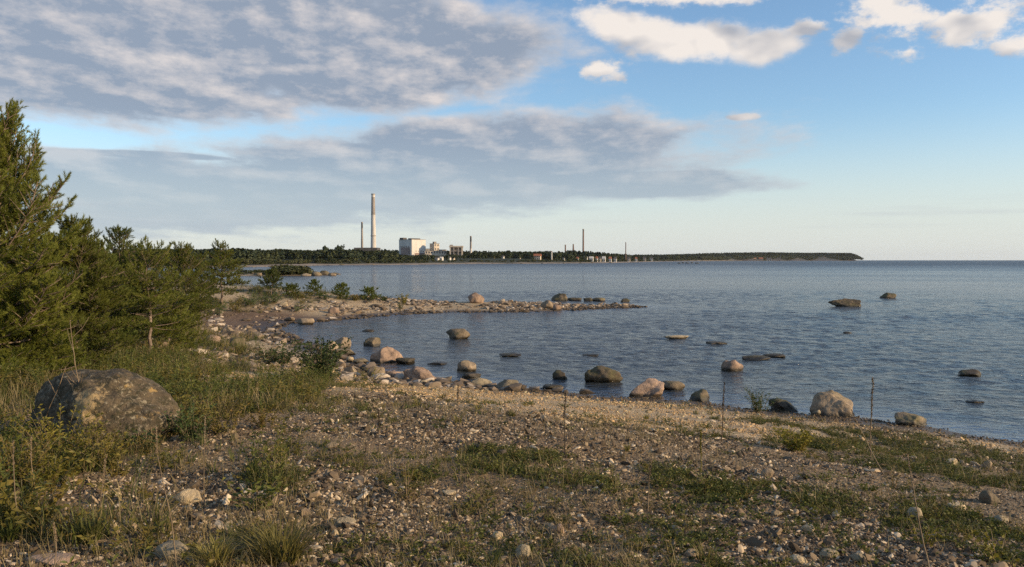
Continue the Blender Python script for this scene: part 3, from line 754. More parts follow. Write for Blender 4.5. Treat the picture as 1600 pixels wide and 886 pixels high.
# gravel and shingle
def build_gravel():
    rng = np.random.default_rng(8)
    protos = [rock_shape(500 + k, 1 if k < 5 else 2, 10, 0.1, 0, .5) for k in range(7)]
    n = 300000
    a = rng.uniform(-0.62, 0.62, n); r = np.exp(rng.uniform(math.log(4.2), math.log(34), n))
    x, y = r * np.sin(a), r * np.cos(a)
    z, s1, s2, s3, mud, spit = terrain(x, y, True)
    g, w = cover(x, y)
    keep = (s1 > -0.5) & (rng.random(n) > np.maximum(g, w) * 0.8) & (z > -0.06)
    # clean gravel and bare dust alternate
    keep &= rng.random(n) < 0.72 + 0.5 * fbm(np.c_[x, y] * 0.8, 91, 3)
    x, y, z, r, s1 = x[keep], y[keep], z[keep], r[keep], s1[keep]; n = len(x)
    size = np.exp(rng.normal(math.log(0.0060), 0.55, n)) * (1 + 0.035 * r) * (1 + 0.8 * (s1 < 3.0) * rng.random(n))
    size *= np.clip(0.95 + 0.55 * fbm(np.c_[x * 0.5, s1 * 1.3], 93, 3), 0.45, 1.7)          # sorted into bands along the shore
    size = np.clip(size, 0.004, 0.05)
    scl = np.c_[size * rng.uniform(1.0, 2.1, n), size, size * rng.uniform(.35, .75, n)]
    rot = np.c_[rng.normal(0, .5, n), rng.normal(0, .5, n), rng.uniform(0, 6.28, n)]
    upper = upper_mask(x, y, s1) > rng.random(n)
    def gravel_mat(name, stops):
        m, nt, p = new_mat(name)
        c = ramp(nt, objrand(nt), stops)
        P = position(nt)
        c = mixc(nt, noise(nt, P, 60.0, 3.0) * 0.3, c, (0.13, 0.10, 0.075))
        c = mixc(nt, sep(nt, P)[2].step(0.04, 0.13, 0.8, 0.0), c, (0.045, 0.035, 0.025))
        setc(nt, p, 'Base Color', c); setc(nt, p, 'Roughness', 0.85); setc(nt, p, 'Specular IOR Level', 0.3)
        return m
    m1 = gravel_mat('dark_gravel', [(0.0, (0.049, 0.034, 0.021)), (0.4, (0.103, 0.072, 0.042)), (0.65, (0.205, 0.145, 0.086)), (0.82, (0.389, 0.284, 0.172)), (0.92, (0.605, 0.465, 0.302)), (1.0, (0.750, 0.608, 0.420))])
    m2 = gravel_mat('tan_gravel', [(0.0, (0.270, 0.171, 0.081)), (0.35, (0.446, 0.290, 0.139)), (0.7, (0.594, 0.398, 0.197)), (0.92, (0.702, 0.489, 0.255)), (1.0, (0.750, 0.660, 0.371))])
    for nm, k_, m_, lb in (('gravel', upper, m1, 'loose grey and white gravel of the upper beach'), ('beach_gravel', ~upper, m2, 'fine tan gravel of the lower beach')):
        k = int(k_.sum())
        q = size[k_] * (1.0 if nm == 'gravel' else 0.8)
        scatter(nm, protos, np.c_[x[k_], y[k_], z[k_] + q * 0.15], rot[k_], scl[k_] * (1.0 if nm == 'gravel' else 0.8), rng.integers(0, 7, k), m_, lb)
    # coarse shingle along the spit and the left beach
    n = 120000
    x = rng.uniform(-36, 14, n); y = rng.uniform(24, 80, n)
    z, s1, s2, s3, mud, spit = terrain(x, y, True)
    g, w = cover(x, y)
    dens = sstep(s1, 0.2, 0.8) * sstep(-s1, -9, -4) * (1 - 0.88 * sstep(mud, .15, .5)) * (1 - 0.85 * np.maximum(g, w))
    dens = np.maximum(dens, (s1 > -0.4) * (s1 < 0.5) * 0.7)
    dens *= np.clip(0.75 + 0.9 * fbm(np.c_[x, y] * 0.3, 95, 3), 0.05, 1)
    keep = (rng.random(n) < dens) & (s1 > -0.6)
    x, y, z = x[keep], y[keep], z[keep]; n = len(x)
    size = np.clip(np.exp(rng.normal(math.log(0.070), 0.55, n)), 0.03, 0.34)
    scl = np.c_[size * rng.uniform(.9, 1.6, n), size, size * rng.uniform(.4, .75, n)]
    rot = np.c_[rng.normal(0, .25, n), rng.normal(0, .25, n), rng.uniform(0, 6.28, n)]
    m2, nt, p = new_mat('shingle_stone')
    c = ramp(nt, objrand(nt), [(0.0, (0.077, 0.059, 0.041)), (0.35, (0.163, 0.118, 0.078)), (0.65, (0.267, 0.202, 0.139)), (0.88, (0.361, 0.290, 0.213)), (1.0, (0.482, 0.403, 0.320))])
    c = mixc(nt, sep(nt, position(nt))[2].step(0.06, 0.16, 0.85, 0.0), c, (0.043, 0.032, 0.021))
    setc(nt, p, 'Base Color', c); setc(nt, p, 'Roughness', 0.85); setc(nt, p, 'Specular IOR Level', 0.3)
    scatter('shingle', protos, np.c_[x, y, z + size * 0.1], rot, scl, rng.integers(0, 7, n), m2, 'coarse pale shingle heaped along the spit and the bay')
    # stony rim and rocks of the far shore and the islet
    n = 9000
    a = rng.uniform(-0.62, 0.36, n); r = np.exp(rng.uniform(math.log(180), math.log(1500), n))
    x, y = r * np.sin(a), r * np.cos(a)
    z, s1, s2, s3, mud, spit = terrain(x, y, True)
    keep = ((s2 > -1.5) & (s2 < 4)) | ((s3 > -9) & (s3 < 5) & (rng.random(n) < 0.8))
    x, y, z = x[keep], y[keep], z[keep]; n = len(x)
    size = np.exp(rng.normal(math.log(0.45), 0.4, n)) * (0.6 + np.hypot(x, y) / 900)
    scl = np.c_[size * rng.uniform(1, 1.6, n), size, size * rng.uniform(.5, .8, n)]
    rot = np.c_[np.zeros(n), np.zeros(n), rng.uniform(0, 6.28, n)]
    scatter('shore_rocks', protos, np.c_[x, y, np.maximum(z, -0.1)], rot, scl, rng.integers(0, 7, n), M_BROWN, 'brown stones scattered along the distant shore line')
build_gravel()

# ---------------------------------------------------------------- plants
def tube(pts, rads, sides=6):
    """a tapering tube along points"""
    pts = np.asarray(pts, float); rads = np.asarray(rads, float); n = len(pts)
    d = np.gradient(pts, axis=0); d /= np.linalg.norm(d, axis=1)[:, None] + 1e-9
    ref = np.where(np.abs(d[:, 2:3]) > 0.9, np.array([[1.0, 0, 0]]), np.array([[0, 0, 1.0]]))
    u = np.cross(d, ref); u /= np.linalg.norm(u, axis=1)[:, None] + 1e-9
    v = np.cross(d, u)
    a = np.linspace(0, 2 * math.pi, sides, endpoint=False)
    V = (pts[:, None] + rads[:, None, None] * (np.cos(a)[None, :, None] * u[:, None] + np.sin(a)[None, :, None] * v[:, None])).reshape(-1, 3)
    i = np.arange(n * sides).reshape(n, sides); j = np.roll(i, -1, 1)
    F = np.stack([i[:-1], j[:-1], j[1:], i[1:]], -1).reshape(-1, 4)
    return V, F
def merge(parts):
    V, F3, F4, off = [], [], [], 0
    for v, f in parts:
        for ff in (f if isinstance(f, list) else [f]):
            if len(ff): (F3 if np.shape(ff)[1] == 3 else F4).append(np.asarray(ff) + off)
        V.append(v); off += len(v)
    out = []
    if F3: out.append(np.concatenate(F3))
    if F4: out.append(np.concatenate(F4))
    return np.concatenate(V), out
def unit(v): return v / (np.linalg.norm(v, axis=-1, keepdims=True) + 1e-9)
def brush(base, dirs, length, needles, nlen, nwid, rng, spread=0.9, blunt=True):
    """needle brushes: for each shoot a ring of thin triangles leaning forward"""
    n = len(base); k = needles
    t = rng.random((n, k)) ** 0.8
    B = base[:, None] + dirs[:, None] * (length[:, None] * t)[..., None]
    rnd = unit(rng.normal(size=(n, k, 3)))
    perp = unit(rnd - (rnd * dirs[:, None]).sum(-1, keepdims=True) * dirs[:, None])
    ang = spread * (1.15 - 0.75 * t)[..., None]
    nd = unit(dirs[:, None] * np.cos(ang) + perp * np.sin(ang))
    ln = nlen * rng.uniform(0.7, 1.15, (n, k, 1))
    side = unit(np.cross(nd, rng.normal(size=(n, k, 3)))) * nwid
    V = np.stack([B - side * 0.5, B + side * 0.5, B + nd * ln], 2).reshape(-1, 3)
    F = np.arange(len(V)).reshape(-1, 3)
    return V, F
def foliage_mat(name, stops, trans=0.25, scale=1.5, rough=0.6):
    m, nt, p = new_mat(name)
    P = position(nt)
    n = noise(nt, P, scale, 3.0, 0.6) * 0.7 + noise(nt, P, scale * 9, 2.0, 0.5) * 0.5 - 0.1
    c = ramp(nt, n, stops)
    hs = nt.nodes.new('ShaderNodeHueSaturation'); nt.links.new(c.s, hs.inputs['Color'])
    nt.links.new((objrand(nt) * 0.5 + 0.78).s, hs.inputs['Value'])
    setc(nt, p, 'Base Color', E(nt, hs.outputs[0])); setc(nt, p, 'Roughness', rough); setc(nt, p, 'Specular IOR Level', 0.3)
    if trans:
        t = nt.nodes.new('ShaderNodeBsdfTranslucent'); nt.links.new(hs.outputs[0], t.inputs['Color'])
        mx = nt.nodes.new('ShaderNodeMixShader'); mx.inputs[0].default_value = trans
        nt.links.new(p.outputs[0], mx.inputs[1]); nt.links.new(t.outputs[0], mx.inputs[2])
        nt.links.new(mx.outputs[0], nt.nodes['Material Output'].inputs['Surface'])
    return m
M_NEEDLE = foliage_mat('pine_needles', [(0.2, (0.070, 0.084, 0.015)), (0.5, (0.155, 0.168, 0.026)), (0.8, (0.23, 0.225, 0.040))], 0.35)
M_NEEDLE2 = foliage_mat('dark_pine_needles', [(0.2, (0.050, 0.070, 0.015)), (0.5, (0.105, 0.126, 0.025)), (0.8, (0.16, 0.17, 0.036))], 0.32)
def bark_mat():
    m, nt, p = new_mat('pine_bark')
    P = position(nt); x, y, z = sep(nt, P)
    c = ramp(nt, noise(nt, xyz(nt, x * 1.0, y * 1.0, z * 0.35), 24.0, 5.0, 0.6), [(0.35, (0.085, 0.058, 0.04)), (0.55, (0.20, 0.145, 0.105)), (0.7, (0.31, 0.25, 0.195))])
    setc(nt, p, 'Base Color', c); setc(nt, p, 'Roughness', 0.9)
    setc(nt, p, 'Normal', bump(nt, noise(nt, P, 40.0, 4.0), 0.6, 0.01))
    return m
M_BARK = bark_mat()

def pine(loc, H, radius, seed, label, needle=M_NEEDLE, whorls=13, per=6, base=0.06, needles=40, nlen=0.068, nwid=0.010, twig=0.075, top=0.12, bare=0.0, group=None, name='pine_tree', full=1.0, lean=(0, 0), curve=0.42, cat='pine tree', shape=0.75, ups=(-0.05, 0.18, 0.85)):
    """young Scots pine: trunk, whorls of upcurving limbs, twigs carrying needle brushes"""
    rng = np.random.default_rng(seed)
    root = empty(name, loc)
    tag(root, label, cat, group)
    n = 14
    tz = np.linspace(-0.15, H, n)
    wob = np.cumsum(rng.normal(0, 0.012 * H, (n, 2)), 0); wob -= wob[1]
    tp = np.c_[wob + np.outer(np.clip(tz, 0, None) / H, lean) * H, tz]
    tr = np.interp(tz / H, [-0.1, 0, 0.5, 1], [0.027, 0.022, 0.013, 0.003]) * H
    wood = [tube(tp, tr, 8)]
    SB, SD, SL = [], [], []
    def axis_at(z): return np.array([np.interp(z, tz, tp[:, 0]), np.interp(z, tz, tp[:, 1]), z])
    hs = base + (0.97 - base) * np.linspace(0, 1, whorls) ** 0.9
    for w, hf in enumerate(hs):
        rel = (hf - base) / (1 - base)
        L0 = radius * (np.clip((1 - rel) * 1.25, 0, 1) ** shape) * (0.82 + 0.36 * min(1, rel * 4)) + 0.05 * H * 0.5
        m = per if rel < 0.8 else max(4, per - 1)
        a0 = rng.uniform(0, 6.28)
        for b in range(m):
            L = L0 * rng.uniform(0.72, 1.18)
            az = a0 + b * 2 * math.pi / m + rng.normal(0, 0.22)
            up = np.interp(rel, [0, 0.5, 1], ups) + rng.normal(0, 0.16)
            o = axis_at(hf * H + rng.normal(0, 0.012 * H))
            k = 7
            t = np.linspace(0, 1, k)
            el = up + curve * t ** 1.4 + rng.normal(0, 0.1)
            azs = az + rng.normal(0, 0.25) * t
            step = L / (k - 1)
            dv = np.c_[np.cos(el) * np.cos(azs), np.cos(el) * np.sin(azs), np.sin(el)]
            pts = o + np.vstack([np.zeros(3), np.cumsum(dv[:-1] * step, 0)])
            wood.append(tube(pts, np.interp(t, [0, 1], [0.0048, 0.0015]) * H * (0.5 + 0.5 * L / radius), 4))
            # twigs
            nt_ = max(3, int(L / twig * full))
            lo = 0.12 if rel > 0.35 else 0.15 + bare
            for q in range(nt_):
                tt = lo + (1 - lo) * (q + rng.random()) / nt_
                pp = np.array([np.interp(tt, t, pts[:, i]) for i in range(3)])
                dd = unit(np.array([np.interp(tt, t, dv[:, i]) for i in range(3)]))
                sgn = 1 if q % 2 else -1
                sidev = unit(np.cross(dd, [0, 0, 1.0])) * sgn
                td = unit(dd * rng.uniform(0.4, 1.0) + sidev * rng.uniform(0.35, 1.1) + np.array([0, 0, rng.uniform(-0.15, 0.9)]))
                tl = L * (1 - tt) * 0.5 + rng.uniform(0.05, 0.13) * (0.6 + 0.15 * H)
                ns = max(2, int(tl / 0.075))
                for u in range(ns):
                    f0 = (u + 0.2) / ns
                    d2 = unit(td + rng.normal(0, 0.55, 3) + np.array([0, 0, 0.45]))
                    SB.append(pp + td * tl * f0); SD.append(d2); SL.append(rng.uniform(0.09, 0.17))
                if tl > 0.12: wood.append(tube(np.array([pp, pp + td * tl * 0.6, pp + td * tl]), [0.0022 * H, 0.0016 * H, 0.001 * H], 3))
            for u in range(3):
                SB.append(pts[-1] - dv[-1] * 0.04 * u); SD.append(unit(dv[-1] + rng.normal(0, 0.30, 3) + np.array([0, 0, 0.4]))); SL.append(rng.uniform(0.13, 0.22))
    # leading shoots
    for u in range(5):
        SB.append(axis_at(H * (1 - 0.03 * u))); SD.append(unit(np.array([rng.normal(0, .22), rng.normal(0, .22), 1.0]))); SL.append(top * (1.5 - 0.15 * u))
    V, F = brush(np.array(SB), np.array(SD), np.array(SL), needles, nlen, nwid, rng)
    tm = mesh_from('trunk', *merge(wood)); tm.materials.append(M_BARK); link('trunk', tm, root)
    cm = mesh_from('crown', V, F, False); cm.materials.append(needle); link('crown', cm, root)
    return root
def pine_px(px, top, basey, radius_px, seed, label, **kw):
    x, y, z = hit(px, basey)
    z = float(terrain(x, y)[0])
    zt = EYE + ray(px, top)[2] / ray(px, top)[1] * y
    return pine((x, y, z), zt - z - (0.04 if radius_px > 100 else 0.22 if y < 50 else 0.30), radius_px / F_PX * y, seed, label, **kw)

PG = 'young pines on the left shore'
pine_px(-22, 168, 592, 150, 1, 'tallest pine cut by the left edge, reaching high into the sky', whorls=17, per=7, needles=44, twig=0.105, nlen=.08, nwid=.0095, base=.05, curve=.7, ups=(0.0, .5, 1.25), group=PG, shape=.6)
pine_px(112, 352, 578, 85, 2, 'broad pine just right of the tallest pine, behind the huge boulder', whorls=12, per=7, twig=0.07, base=.03, group=PG, shape=.5)
pine_px(40, 400, 588, 80, 3, 'low bushy pine under the tallest pine at the left edge', whorls=10, per=7, twig=0.07, base=.03, group=PG, shape=.45)
pine_px(200, 354, 545, 62, 4, 'slim topped pine rising above its neighbours, third from the left', whorls=13, per=6, twig=0.072, base=.10, full=.8, group=PG, shape=.7, needle=M_NEEDLE2)
pine_px(233, 390, 556, 68, 5, 'pine with a pale bare lower trunk and pale crooked limbs showing', whorls=9, per=6, twig=0.10, base=.30, bare=.35, full=.8, group=PG, shape=.4)
pine_px(284, 386, 522, 46, 6, 'round pine in front of the distant forest, left of the lone trunk pine', whorls=11, per=7, twig=0.075, base=.05, full=.8, group=PG, shape=.45)
pine_px(163, 384, 552, 60, 7, 'dark dense pine between the broad pine and the slim topped one', whorls=11, per=7, twig=0.072, base=.04, group=PG, shape=.5, needle=M_NEEDLE2)
pine_px(266, 462, 545, 42, 8, 'low pine bush at the edge of the stony beach', whorls=7, per=7, twig=0.072, base=.03, group=PG, shape=.4)
pine_px(346, 381, 474, 34, 9, 'single pine with a clear brown trunk at the end of the left wood', whorls=10, per=6, twig=0.13, needles=36, nlen=.085, nwid=.016, base=.22, full=.8, group=PG, shape=.5)
pine_px(316, 412, 482, 22, 10, 'small dark pine between the round pine and the lone trunk pine', whorls=9, per=6, twig=0.13, needles=36, nlen=.085, nwid=.016, base=.06, group=PG, shape=.5, needle=M_NEEDLE2)
SG = 'little pines at the root of the spit'
kw = dict(needles=20, nlen=.10, nwid=.024, twig=.17, cat='pine sapling', name='pine_sapling', group=SG, needle=M_NEEDLE2)
pine_px(424, 421, 462, 17, 11, 'little pine with a bare stem, leftmost of the saplings by the far water', whorls=8, per=6, base=.34, shape=.5, **kw)
pine_px(491, 435, 463, 13, 12, 'pointed little pine, second of the slender saplings from the left', whorls=7, per=6, base=.1, **kw)
pine_px(533, 440, 467, 14, 13, 'broad little pine in the middle of the saplings', whorls=7, per=6, base=.06, **kw)
pine_px(577, 449, 468, 14, 14, 'low rounded little pine right of the broad sapling', whorls=6, per=6, base=.05, shape=.4, **kw)
pine_px(455, 444, 462, 13, 15, 'stubby little pine between the bare stemmed and the pointed sapling', whorls=6, per=6, base=.05, shape=.4, **kw)

# unseen pines, added outside the view on the right to shade the near gravel
for i, (tx, ty, th) in enumerate([(15.0, 1.9, 3.6), (16.6, 0.4, 4.2)]):
    pine((tx, ty, float(terrain(tx, ty)[0])), th, 1.5, 40 + i, ['nearer', 'farther'][i] + ' of two unseen pines added beyond the right edge to shade the near gravel', whorls=9, per=5, base=.18, needles=26, twig=.14, nwid=.012, shape=.5, group='pines beyond the right edge')

# --- broad leaved shrubs and herbs
def leaves(base, dirs, ln, wd, rng, droop=0.2):
    """one folded leaf (two triangles) at each base point"""
    n = len(base)
    ln = np.broadcast_to(ln, n); wd = np.broadcast_to(wd, n)
    side = unit(np.cross(dirs, rng.normal(size=(n, 3))))
    nor = np.cross(side, dirs)
    mid = base + dirs * (ln * 0.45)[:, None] + nor * (ln * 0.05)[:, None]
    tip = base + dirs * ln[:, None] - np.array([0, 0, 1.0]) * (ln * droop)[:, None]
    V = np.stack([base, mid + side * (wd * 0.5)[:, None], tip, mid - side * (wd * 0.5)[:, None]], 1).reshape(-1, 3)
    F = np.arange(len(V)).reshape(-1, 4)
    return V, F
def herb_shape(seed, stems, H, spread, leaf, wid, per, up=0.5, stem_r=0.004, sides=3, bend=0.3, lo=0.12):
    rng = np.random.default_rng(seed)
    wood, LB, LD = [], [], []
    for s in range(stems):
        a = rng.uniform(0, 6.28); q = rng.random() ** 0.5
        b = np.array([math.cos(a) * q * spread * 0.35, math.sin(a) * q * spread * 0.35, -0.02])
        h = H * rng.uniform(0.55, 1.05)
        out = spread * q * rng.uniform(0.5, 1.1)
        t = np.linspace(0, 1, 5)
        pts = b + np.c_[np.cos(a) * out * t ** 1.6, np.sin(a) * out * t ** 1.6, h * (t - bend * q * t ** 3 * 0.5)]
        wood.append(tube(pts, np.linspace(stem_r, stem_r * 0.35, 5), sides))
        n = max(2, int(per * rng.uniform(0.7, 1.2)))
        tt = lo + (1 - lo) * np.sort(rng.random(n))
        for u in tt:
            p_ = np.array([np.interp(u, t, pts[:, i]) for i in range(3)])
            az = rng.uniform(0, 6.28)
            LB.append(p_); LD.append(unit(np.array([math.cos(az), math.sin(az), up + rng.normal(0, 0.35)])))
    LB, LD = np.array(LB), np.array(LD)
    lv, lf = leaves(LB, LD, leaf * rng.uniform(0.55, 1.15, len(LB)), wid * rng.uniform(0.7, 1.2, len(LB)), rng)
    return merge(wood), (lv, lf)
def tuft_shape(seed, blades, H, spread, wid, bend=0.5, segs=3):
    """a tuft of arching grass blades"""
    rng = np.random.default_rng(seed)
    V, F = [], []
    off = 0
    for b in range(blades):
        a = rng.uniform(0, 6.28); q = rng.random() ** 0.6
        o = np.array([math.cos(a) * q * spread * 0.3, math.sin(a) * q * spread * 0.3, -0.01])
        h = H * rng.uniform(0.45, 1.05); out = spread * rng.uniform(0.2, 1.0)
        a2 = a + rng.normal(0, 0.5)
        t = np.linspace(0, 1, segs + 1)
        c = o + np.c_[np.cos(a2) * out * t ** 1.7, np.sin(a2) * out * t ** 1.7, h * (t - bend * 0.5 * t ** 3)]
        sd = np.array([-math.sin(a2), math.cos(a2), 0]) * wid * 0.5
        tw = rng.uniform(-0.6, 0.6); sd = sd * math.cos(tw) + np.array([math.cos(a2), math.sin(a2), 0]) * wid * 0.5 * math.sin(tw)
        wv = (1 - t ** 2)[:, None]
        l, r_ = c - sd * wv, c + sd * wv
        v = np.empty((2 * segs + 1, 3)); v[0:2 * segs:2] = l[:-1]; v[1:2 * segs:2] = r_[:-1]; v[-1] = c[-1]
        V.append(v)
        for k in range(segs - 1): F.append([off + 2 * k, off + 2 * k + 1, off + 2 * k + 3, off + 2 * k + 2])
        F.append([off + 2 * segs - 2, off + 2 * segs - 1, off + 2 * segs, off + 2 * segs])
        off += len(v)
    V = np.concatenate(V); F = np.array(F)
    q4 = F[F[:, 2] != F[:, 3]]; t3 = F[F[:, 2] == F[:, 3]][:, :3]
    return V, [q4, t3] if len(q4) else [t3]
M_GRASS = foliage_mat('green_grass', [(0.2, (0.038, 0.054, 0.013)), (0.5, (0.082, 0.096, 0.021)), (0.78, (0.17, 0.150, 0.040))], 0.3, 1.1)
M_STRAW = foliage_mat('dry_grass', [(0.2, (0.12, 0.085, 0.035)), (0.5, (0.22, 0.17, 0.075)), (0.8, (0.34, 0.27, 0.15))], 0.25, 0.8)
M_YGRASS = foliage_mat('yellow_grass', [(0.2, (0.11, 0.095, 0.022)), (0.5, (0.20, 0.17, 0.045)), (0.8, (0.30, 0.24, 0.09))], 0.3, 1.5)
M_HERB = foliage_mat('weed_leaves', [(0.2, (0.045, 0.052, 0.013)), (0.42, (0.100, 0.098, 0.020)), (0.58, (0.175, 0.135, 0.028)), (0.75, (0.20, 0.105, 0.035)), (0.9, (0.10, 0.055, 0.025))], 0.3, 1.1)
M_MAT = foliage_mat('low_green_herbs', [(0.2, (0.034, 0.044, 0.010)), (0.45, (0.080, 0.092, 0.018)), (0.65, (0.15, 0.145, 0.032)), (0.85, (0.17, 0.11, 0.04))], 0.3, 1.6)
M_TALL = foliage_mat('tall_weed_leaves', [(0.2, (0.040, 0.058, 0.014)), (0.45, (0.085, 0.102, 0.022)), (0.6, (0.14, 0.14, 0.026)), (0.75, (0.17, 0.115, 0.035)), (0.9, (0.085, 0.06, 0.025))], 0.3, 1.6)
M_BUSH = foliage_mat('green_bush_leaves', [(0.2, (0.030, 0.050, 0.014)), (0.5, (0.060, 0.090, 0.025)), (0.8, (0.10, 0.125, 0.038))], 0.3, 1.5)
M_YHERB = foliage_mat('yellow_green_leaves', [(0.2, (0.10, 0.095, 0.013)), (0.5, (0.20, 0.175, 0.024)), (0.8, (0.29, 0.235, 0.045))], 0.4, 1.5)
M_DRY = foliage_mat('dry_stem', [(0.2, (0.10, 0.068, 0.040)), (0.5, (0.19, 0.135, 0.08)), (0.8, (0.28, 0.21, 0.13))], 0.0, 3.0)
M_DARKSTEM = foliage_mat('dark_dry_stem', [(0.2, (0.045, 0.032, 0.02)), (0.5, (0.085, 0.06, 0.038)), (0.8, (0.13, 0.095, 0.06))], 0.0, 3.0)

def build_cover():
    rng = np.random.default_rng(31)
    def sample(n, rmin, rmax, which, amax=0.64):
        a = rng.uniform(-amax, amax, n); r = np.exp(rng.uniform(math.log(rmin), math.log(rmax), n))
        x, y = r * np.sin(a), r * np.cos(a)
        z, s1, s2, s3, mud, spit = terrain(x, y, True)
        g, w = cover(x, y)
        d = (g, w)[which]
        k = (rng.random(n) < d) & (s1 > 0.8)
        return x[k], y[k], z[k], r[k]
    def put(name, protos, x, y, z, size, mat, label):
        n = len(x)
        scl = np.c_[size * rng.uniform(.85, 1.25, n), size * rng.uniform(.85, 1.25, n), size * rng.uniform(.7, 1.2, n)]
        rot = np.c_[rng.normal(0, .12, n), rng.normal(0, .12, n), rng.uniform(0, 6.28, n)]
        scatter(name, protos, np.c_[x, y, z], rot, scl, rng.integers(0, len(protos), n), mat, label)
    tufts = [tuft_shape(800 + k, 14, 0.24, 0.20, 0.0075, .5) for k in range(6)]
    fine = [tuft_shape(830 + k, 10, 0.30, 0.22, 0.006, .4) for k in range(5)]
    herbs = [merge(list(herb_shape(860 + k, 5, 0.24, 0.16, 0.055, 0.022, 11, lo=.05))) for k in range(6)]
    mats = [merge(list(herb_shape(880 + k, 8, 0.09, 0.15, 0.040, 0.020, 7, lo=.0, up=.7))) for k in range(5)]
    tall = [merge(list(herb_shape(890 + k, 4, 0.50, 0.16, 0.06, 0.016, 16, lo=.1, up=.9))) for k in range(5)]
    leftward = lambda x, y: sstep(-(x + 1.6 + 0.2 * (y - 8)), 0, 1.5)      # taller growth round the pines
    x, y, z, r = sample(42000, 4.6, 90, 0)
    L = leftward(x, y); size = (0.38 + 0.62 * L * np.clip(0.85 + 0.9 * fbm(np.c_[x, y] * 0.7, 58, 3), 0.25, 1.7)) * (1 + 0.012 * r)
    put('grass', tufts, x, y, z, size, M_GRASS, 'green grass growing in patches on the shore')
    x, y, z, r = sample(24000, 4.6, 90, 0)
    L = leftward(x, y); size = (0.40 + 0.95 * L * np.clip(0.8 + 0.9 * fbm(np.c_[x, y] * 0.6, 59, 3), 0.2, 1.7)) * (1 + 0.012 * r)
    put('dry_grass', fine, x, y, z, size, M_STRAW, 'straw coloured dry grass mixed into the green')
    x, y, z, r = sample(20000, 4.6, 80, 1)
    L = leftward(x, y); size = (0.40 + 0.62 * L * np.clip(0.8 + 1.0 * fbm(np.c_[x, y] * 0.8, 60, 3), 0.2, 1.8)) * (1 + 0.012 * r)
    put('weeds', herbs, x, y, z, size, M_HERB, 'low leafy weeds, green to rusty brown, on the shore')
    x, y, z, r = sample(17000, 4.6, 70, 1)
    k = (leftward(x, y) > 0.3) & (rng.random(len(x)) < np.clip(0.35 + 1.1 * fbm(np.c_[x, y] * 0.8, 57, 3), 0, 1)); x, y, z, r = x[k], y[k], z[k], r[k]
    put('tall_weeds', tall, x, y, z, 1.0 * (1 + 0.010 * r), M_TALL, 'knee high weeds round the pines and the huge boulder')
    x, y, z, r = sample(30000, 4.6, 26, 0)
    k = leftward(x, y) < 0.6; x, y, z, r = x[k], y[k], z[k], r[k]
    put('ground_herbs', mats, x, y, z, 0.9 + 0 * x, M_MAT, 'mat of low green herbs on the gravel')
    # thin sprinkle of dry stems everywhere on the gravel
    n = 11000
    a = rng.uniform(-0.62, 0.62, n); r = np.exp(rng.uniform(math.log(4.6), math.log(24), n))
    x, y = r * np.sin(a), r * np.cos(a); z, s1, *_ = terrain(x, y, True)
    k = (s1 > 1.5) & (rng.random(n) < np.clip(0.35 + 0.9 * fbm(np.c_[x, y] * 0.5, 55, 3), 0.04, 1)); x, y, z = x[k], y[k], z[k]
    thin = [tuft_shape(930 + j, 5, 0.20, 0.12, 0.0042, .35) for j in range(5)]
    put('dry_stems', thin, x, y, z, rng.uniform(.5, 1.3, len(x)), M_STRAW, 'sparse dry grass stems standing in the gravel')
build_cover()

def plant(px, py, hpx, wpx, label, name, cat, mat, seed, stems=14, leaf=0.06, wid=0.022, per=14, group=None, stem=M_DRY, up=.6, bend=.3, lo=.12, yoff=0):
    x, y, z = hit(px, min(py, 884)); z = float(terrain(x, y)[0])
    H = hpx / F_PX * y; W = wpx / F_PX * y / 2
    root = empty(name, (x, y, z)); tag(root, label, cat, group)
    (wv, wf), (lv, lf) = herb_shape(seed, stems, H, W, leaf, wid, per, up=up, stem_r=0.0035 + 0.0012 * H, bend=bend, lo=lo)
    a = mesh_from('stems', wv, wf); a.materials.append(stem); link('stem_bunch', a, root)['kind'] = 'stuff'
    b = mesh_from('leaves', lv, lf, False); b.materials.append(mat); link('leaf_mass', b, root)['kind'] = 'stuff'
    return root
def tuft(px, py, hpx, wpx, label, mat, seed, blades=70, wid=0.008, group=None, name='grass_tuft', bend=.45):
    x, y, z = hit(px, min(py, 884)); z = float(terrain(x, y)[0])
    H = hpx / F_PX * y; W = wpx / F_PX * y / 2
    v, f = tuft_shape(seed, blades, H, W, wid, bend)
    me = mesh_from(name, v, f, False); me.materials.append(mat)
    tag(link(name, me, loc=(x, y, z)), label, 'grass tuft', group)

plant(500, 596, 76, 84, 'dense green willow bush beside the touching pair of tan boulders', 'willow_bush', 'bush', M_BUSH, 1, stems=60, leaf=.15, wid=.05, per=34, up=.9, lo=.05)
plant(438, 572, 42, 80, 'low green bush left of the dense willow bush', 'low_bush', 'bush', M_BUSH, 2, stems=50, leaf=.12, wid=.05, per=22, lo=.05)
plant(475, 600, 30, 60, 'brown green weed clump at the foot of the dense willow bush', 'weed_clump', 'weed', M_HERB, 3, stems=26, leaf=.08, wid=.03, per=14)
plant(575, 598, 28, 60, 'yellow green herb right of the dense willow bush on the beach', 'herb', 'weed', M_YHERB, 4, stems=24, leaf=.08, wid=.02, per=14)
plant(1187, 645, 46, 56, 'thin green bush at the water edge beside the dark sloping boulder', 'thin_bush', 'bush', M_BUSH, 5, stems=30, leaf=.09, wid=.02, per=30, up=.9)
plant(1243, 706, 44, 60, 'leafy green weed in front of the big tan boulder', 'weed_clump', 'weed', M_YHERB, 6, stems=28, leaf=.075, wid=.028, per=22)
plant(1300, 700, 24, 60, 'brownish weed clump left of the tallest brown stalk', 'weed_clump', 'weed', M_HERB, 61, stems=16, leaf=.05, wid=.018, per=12)
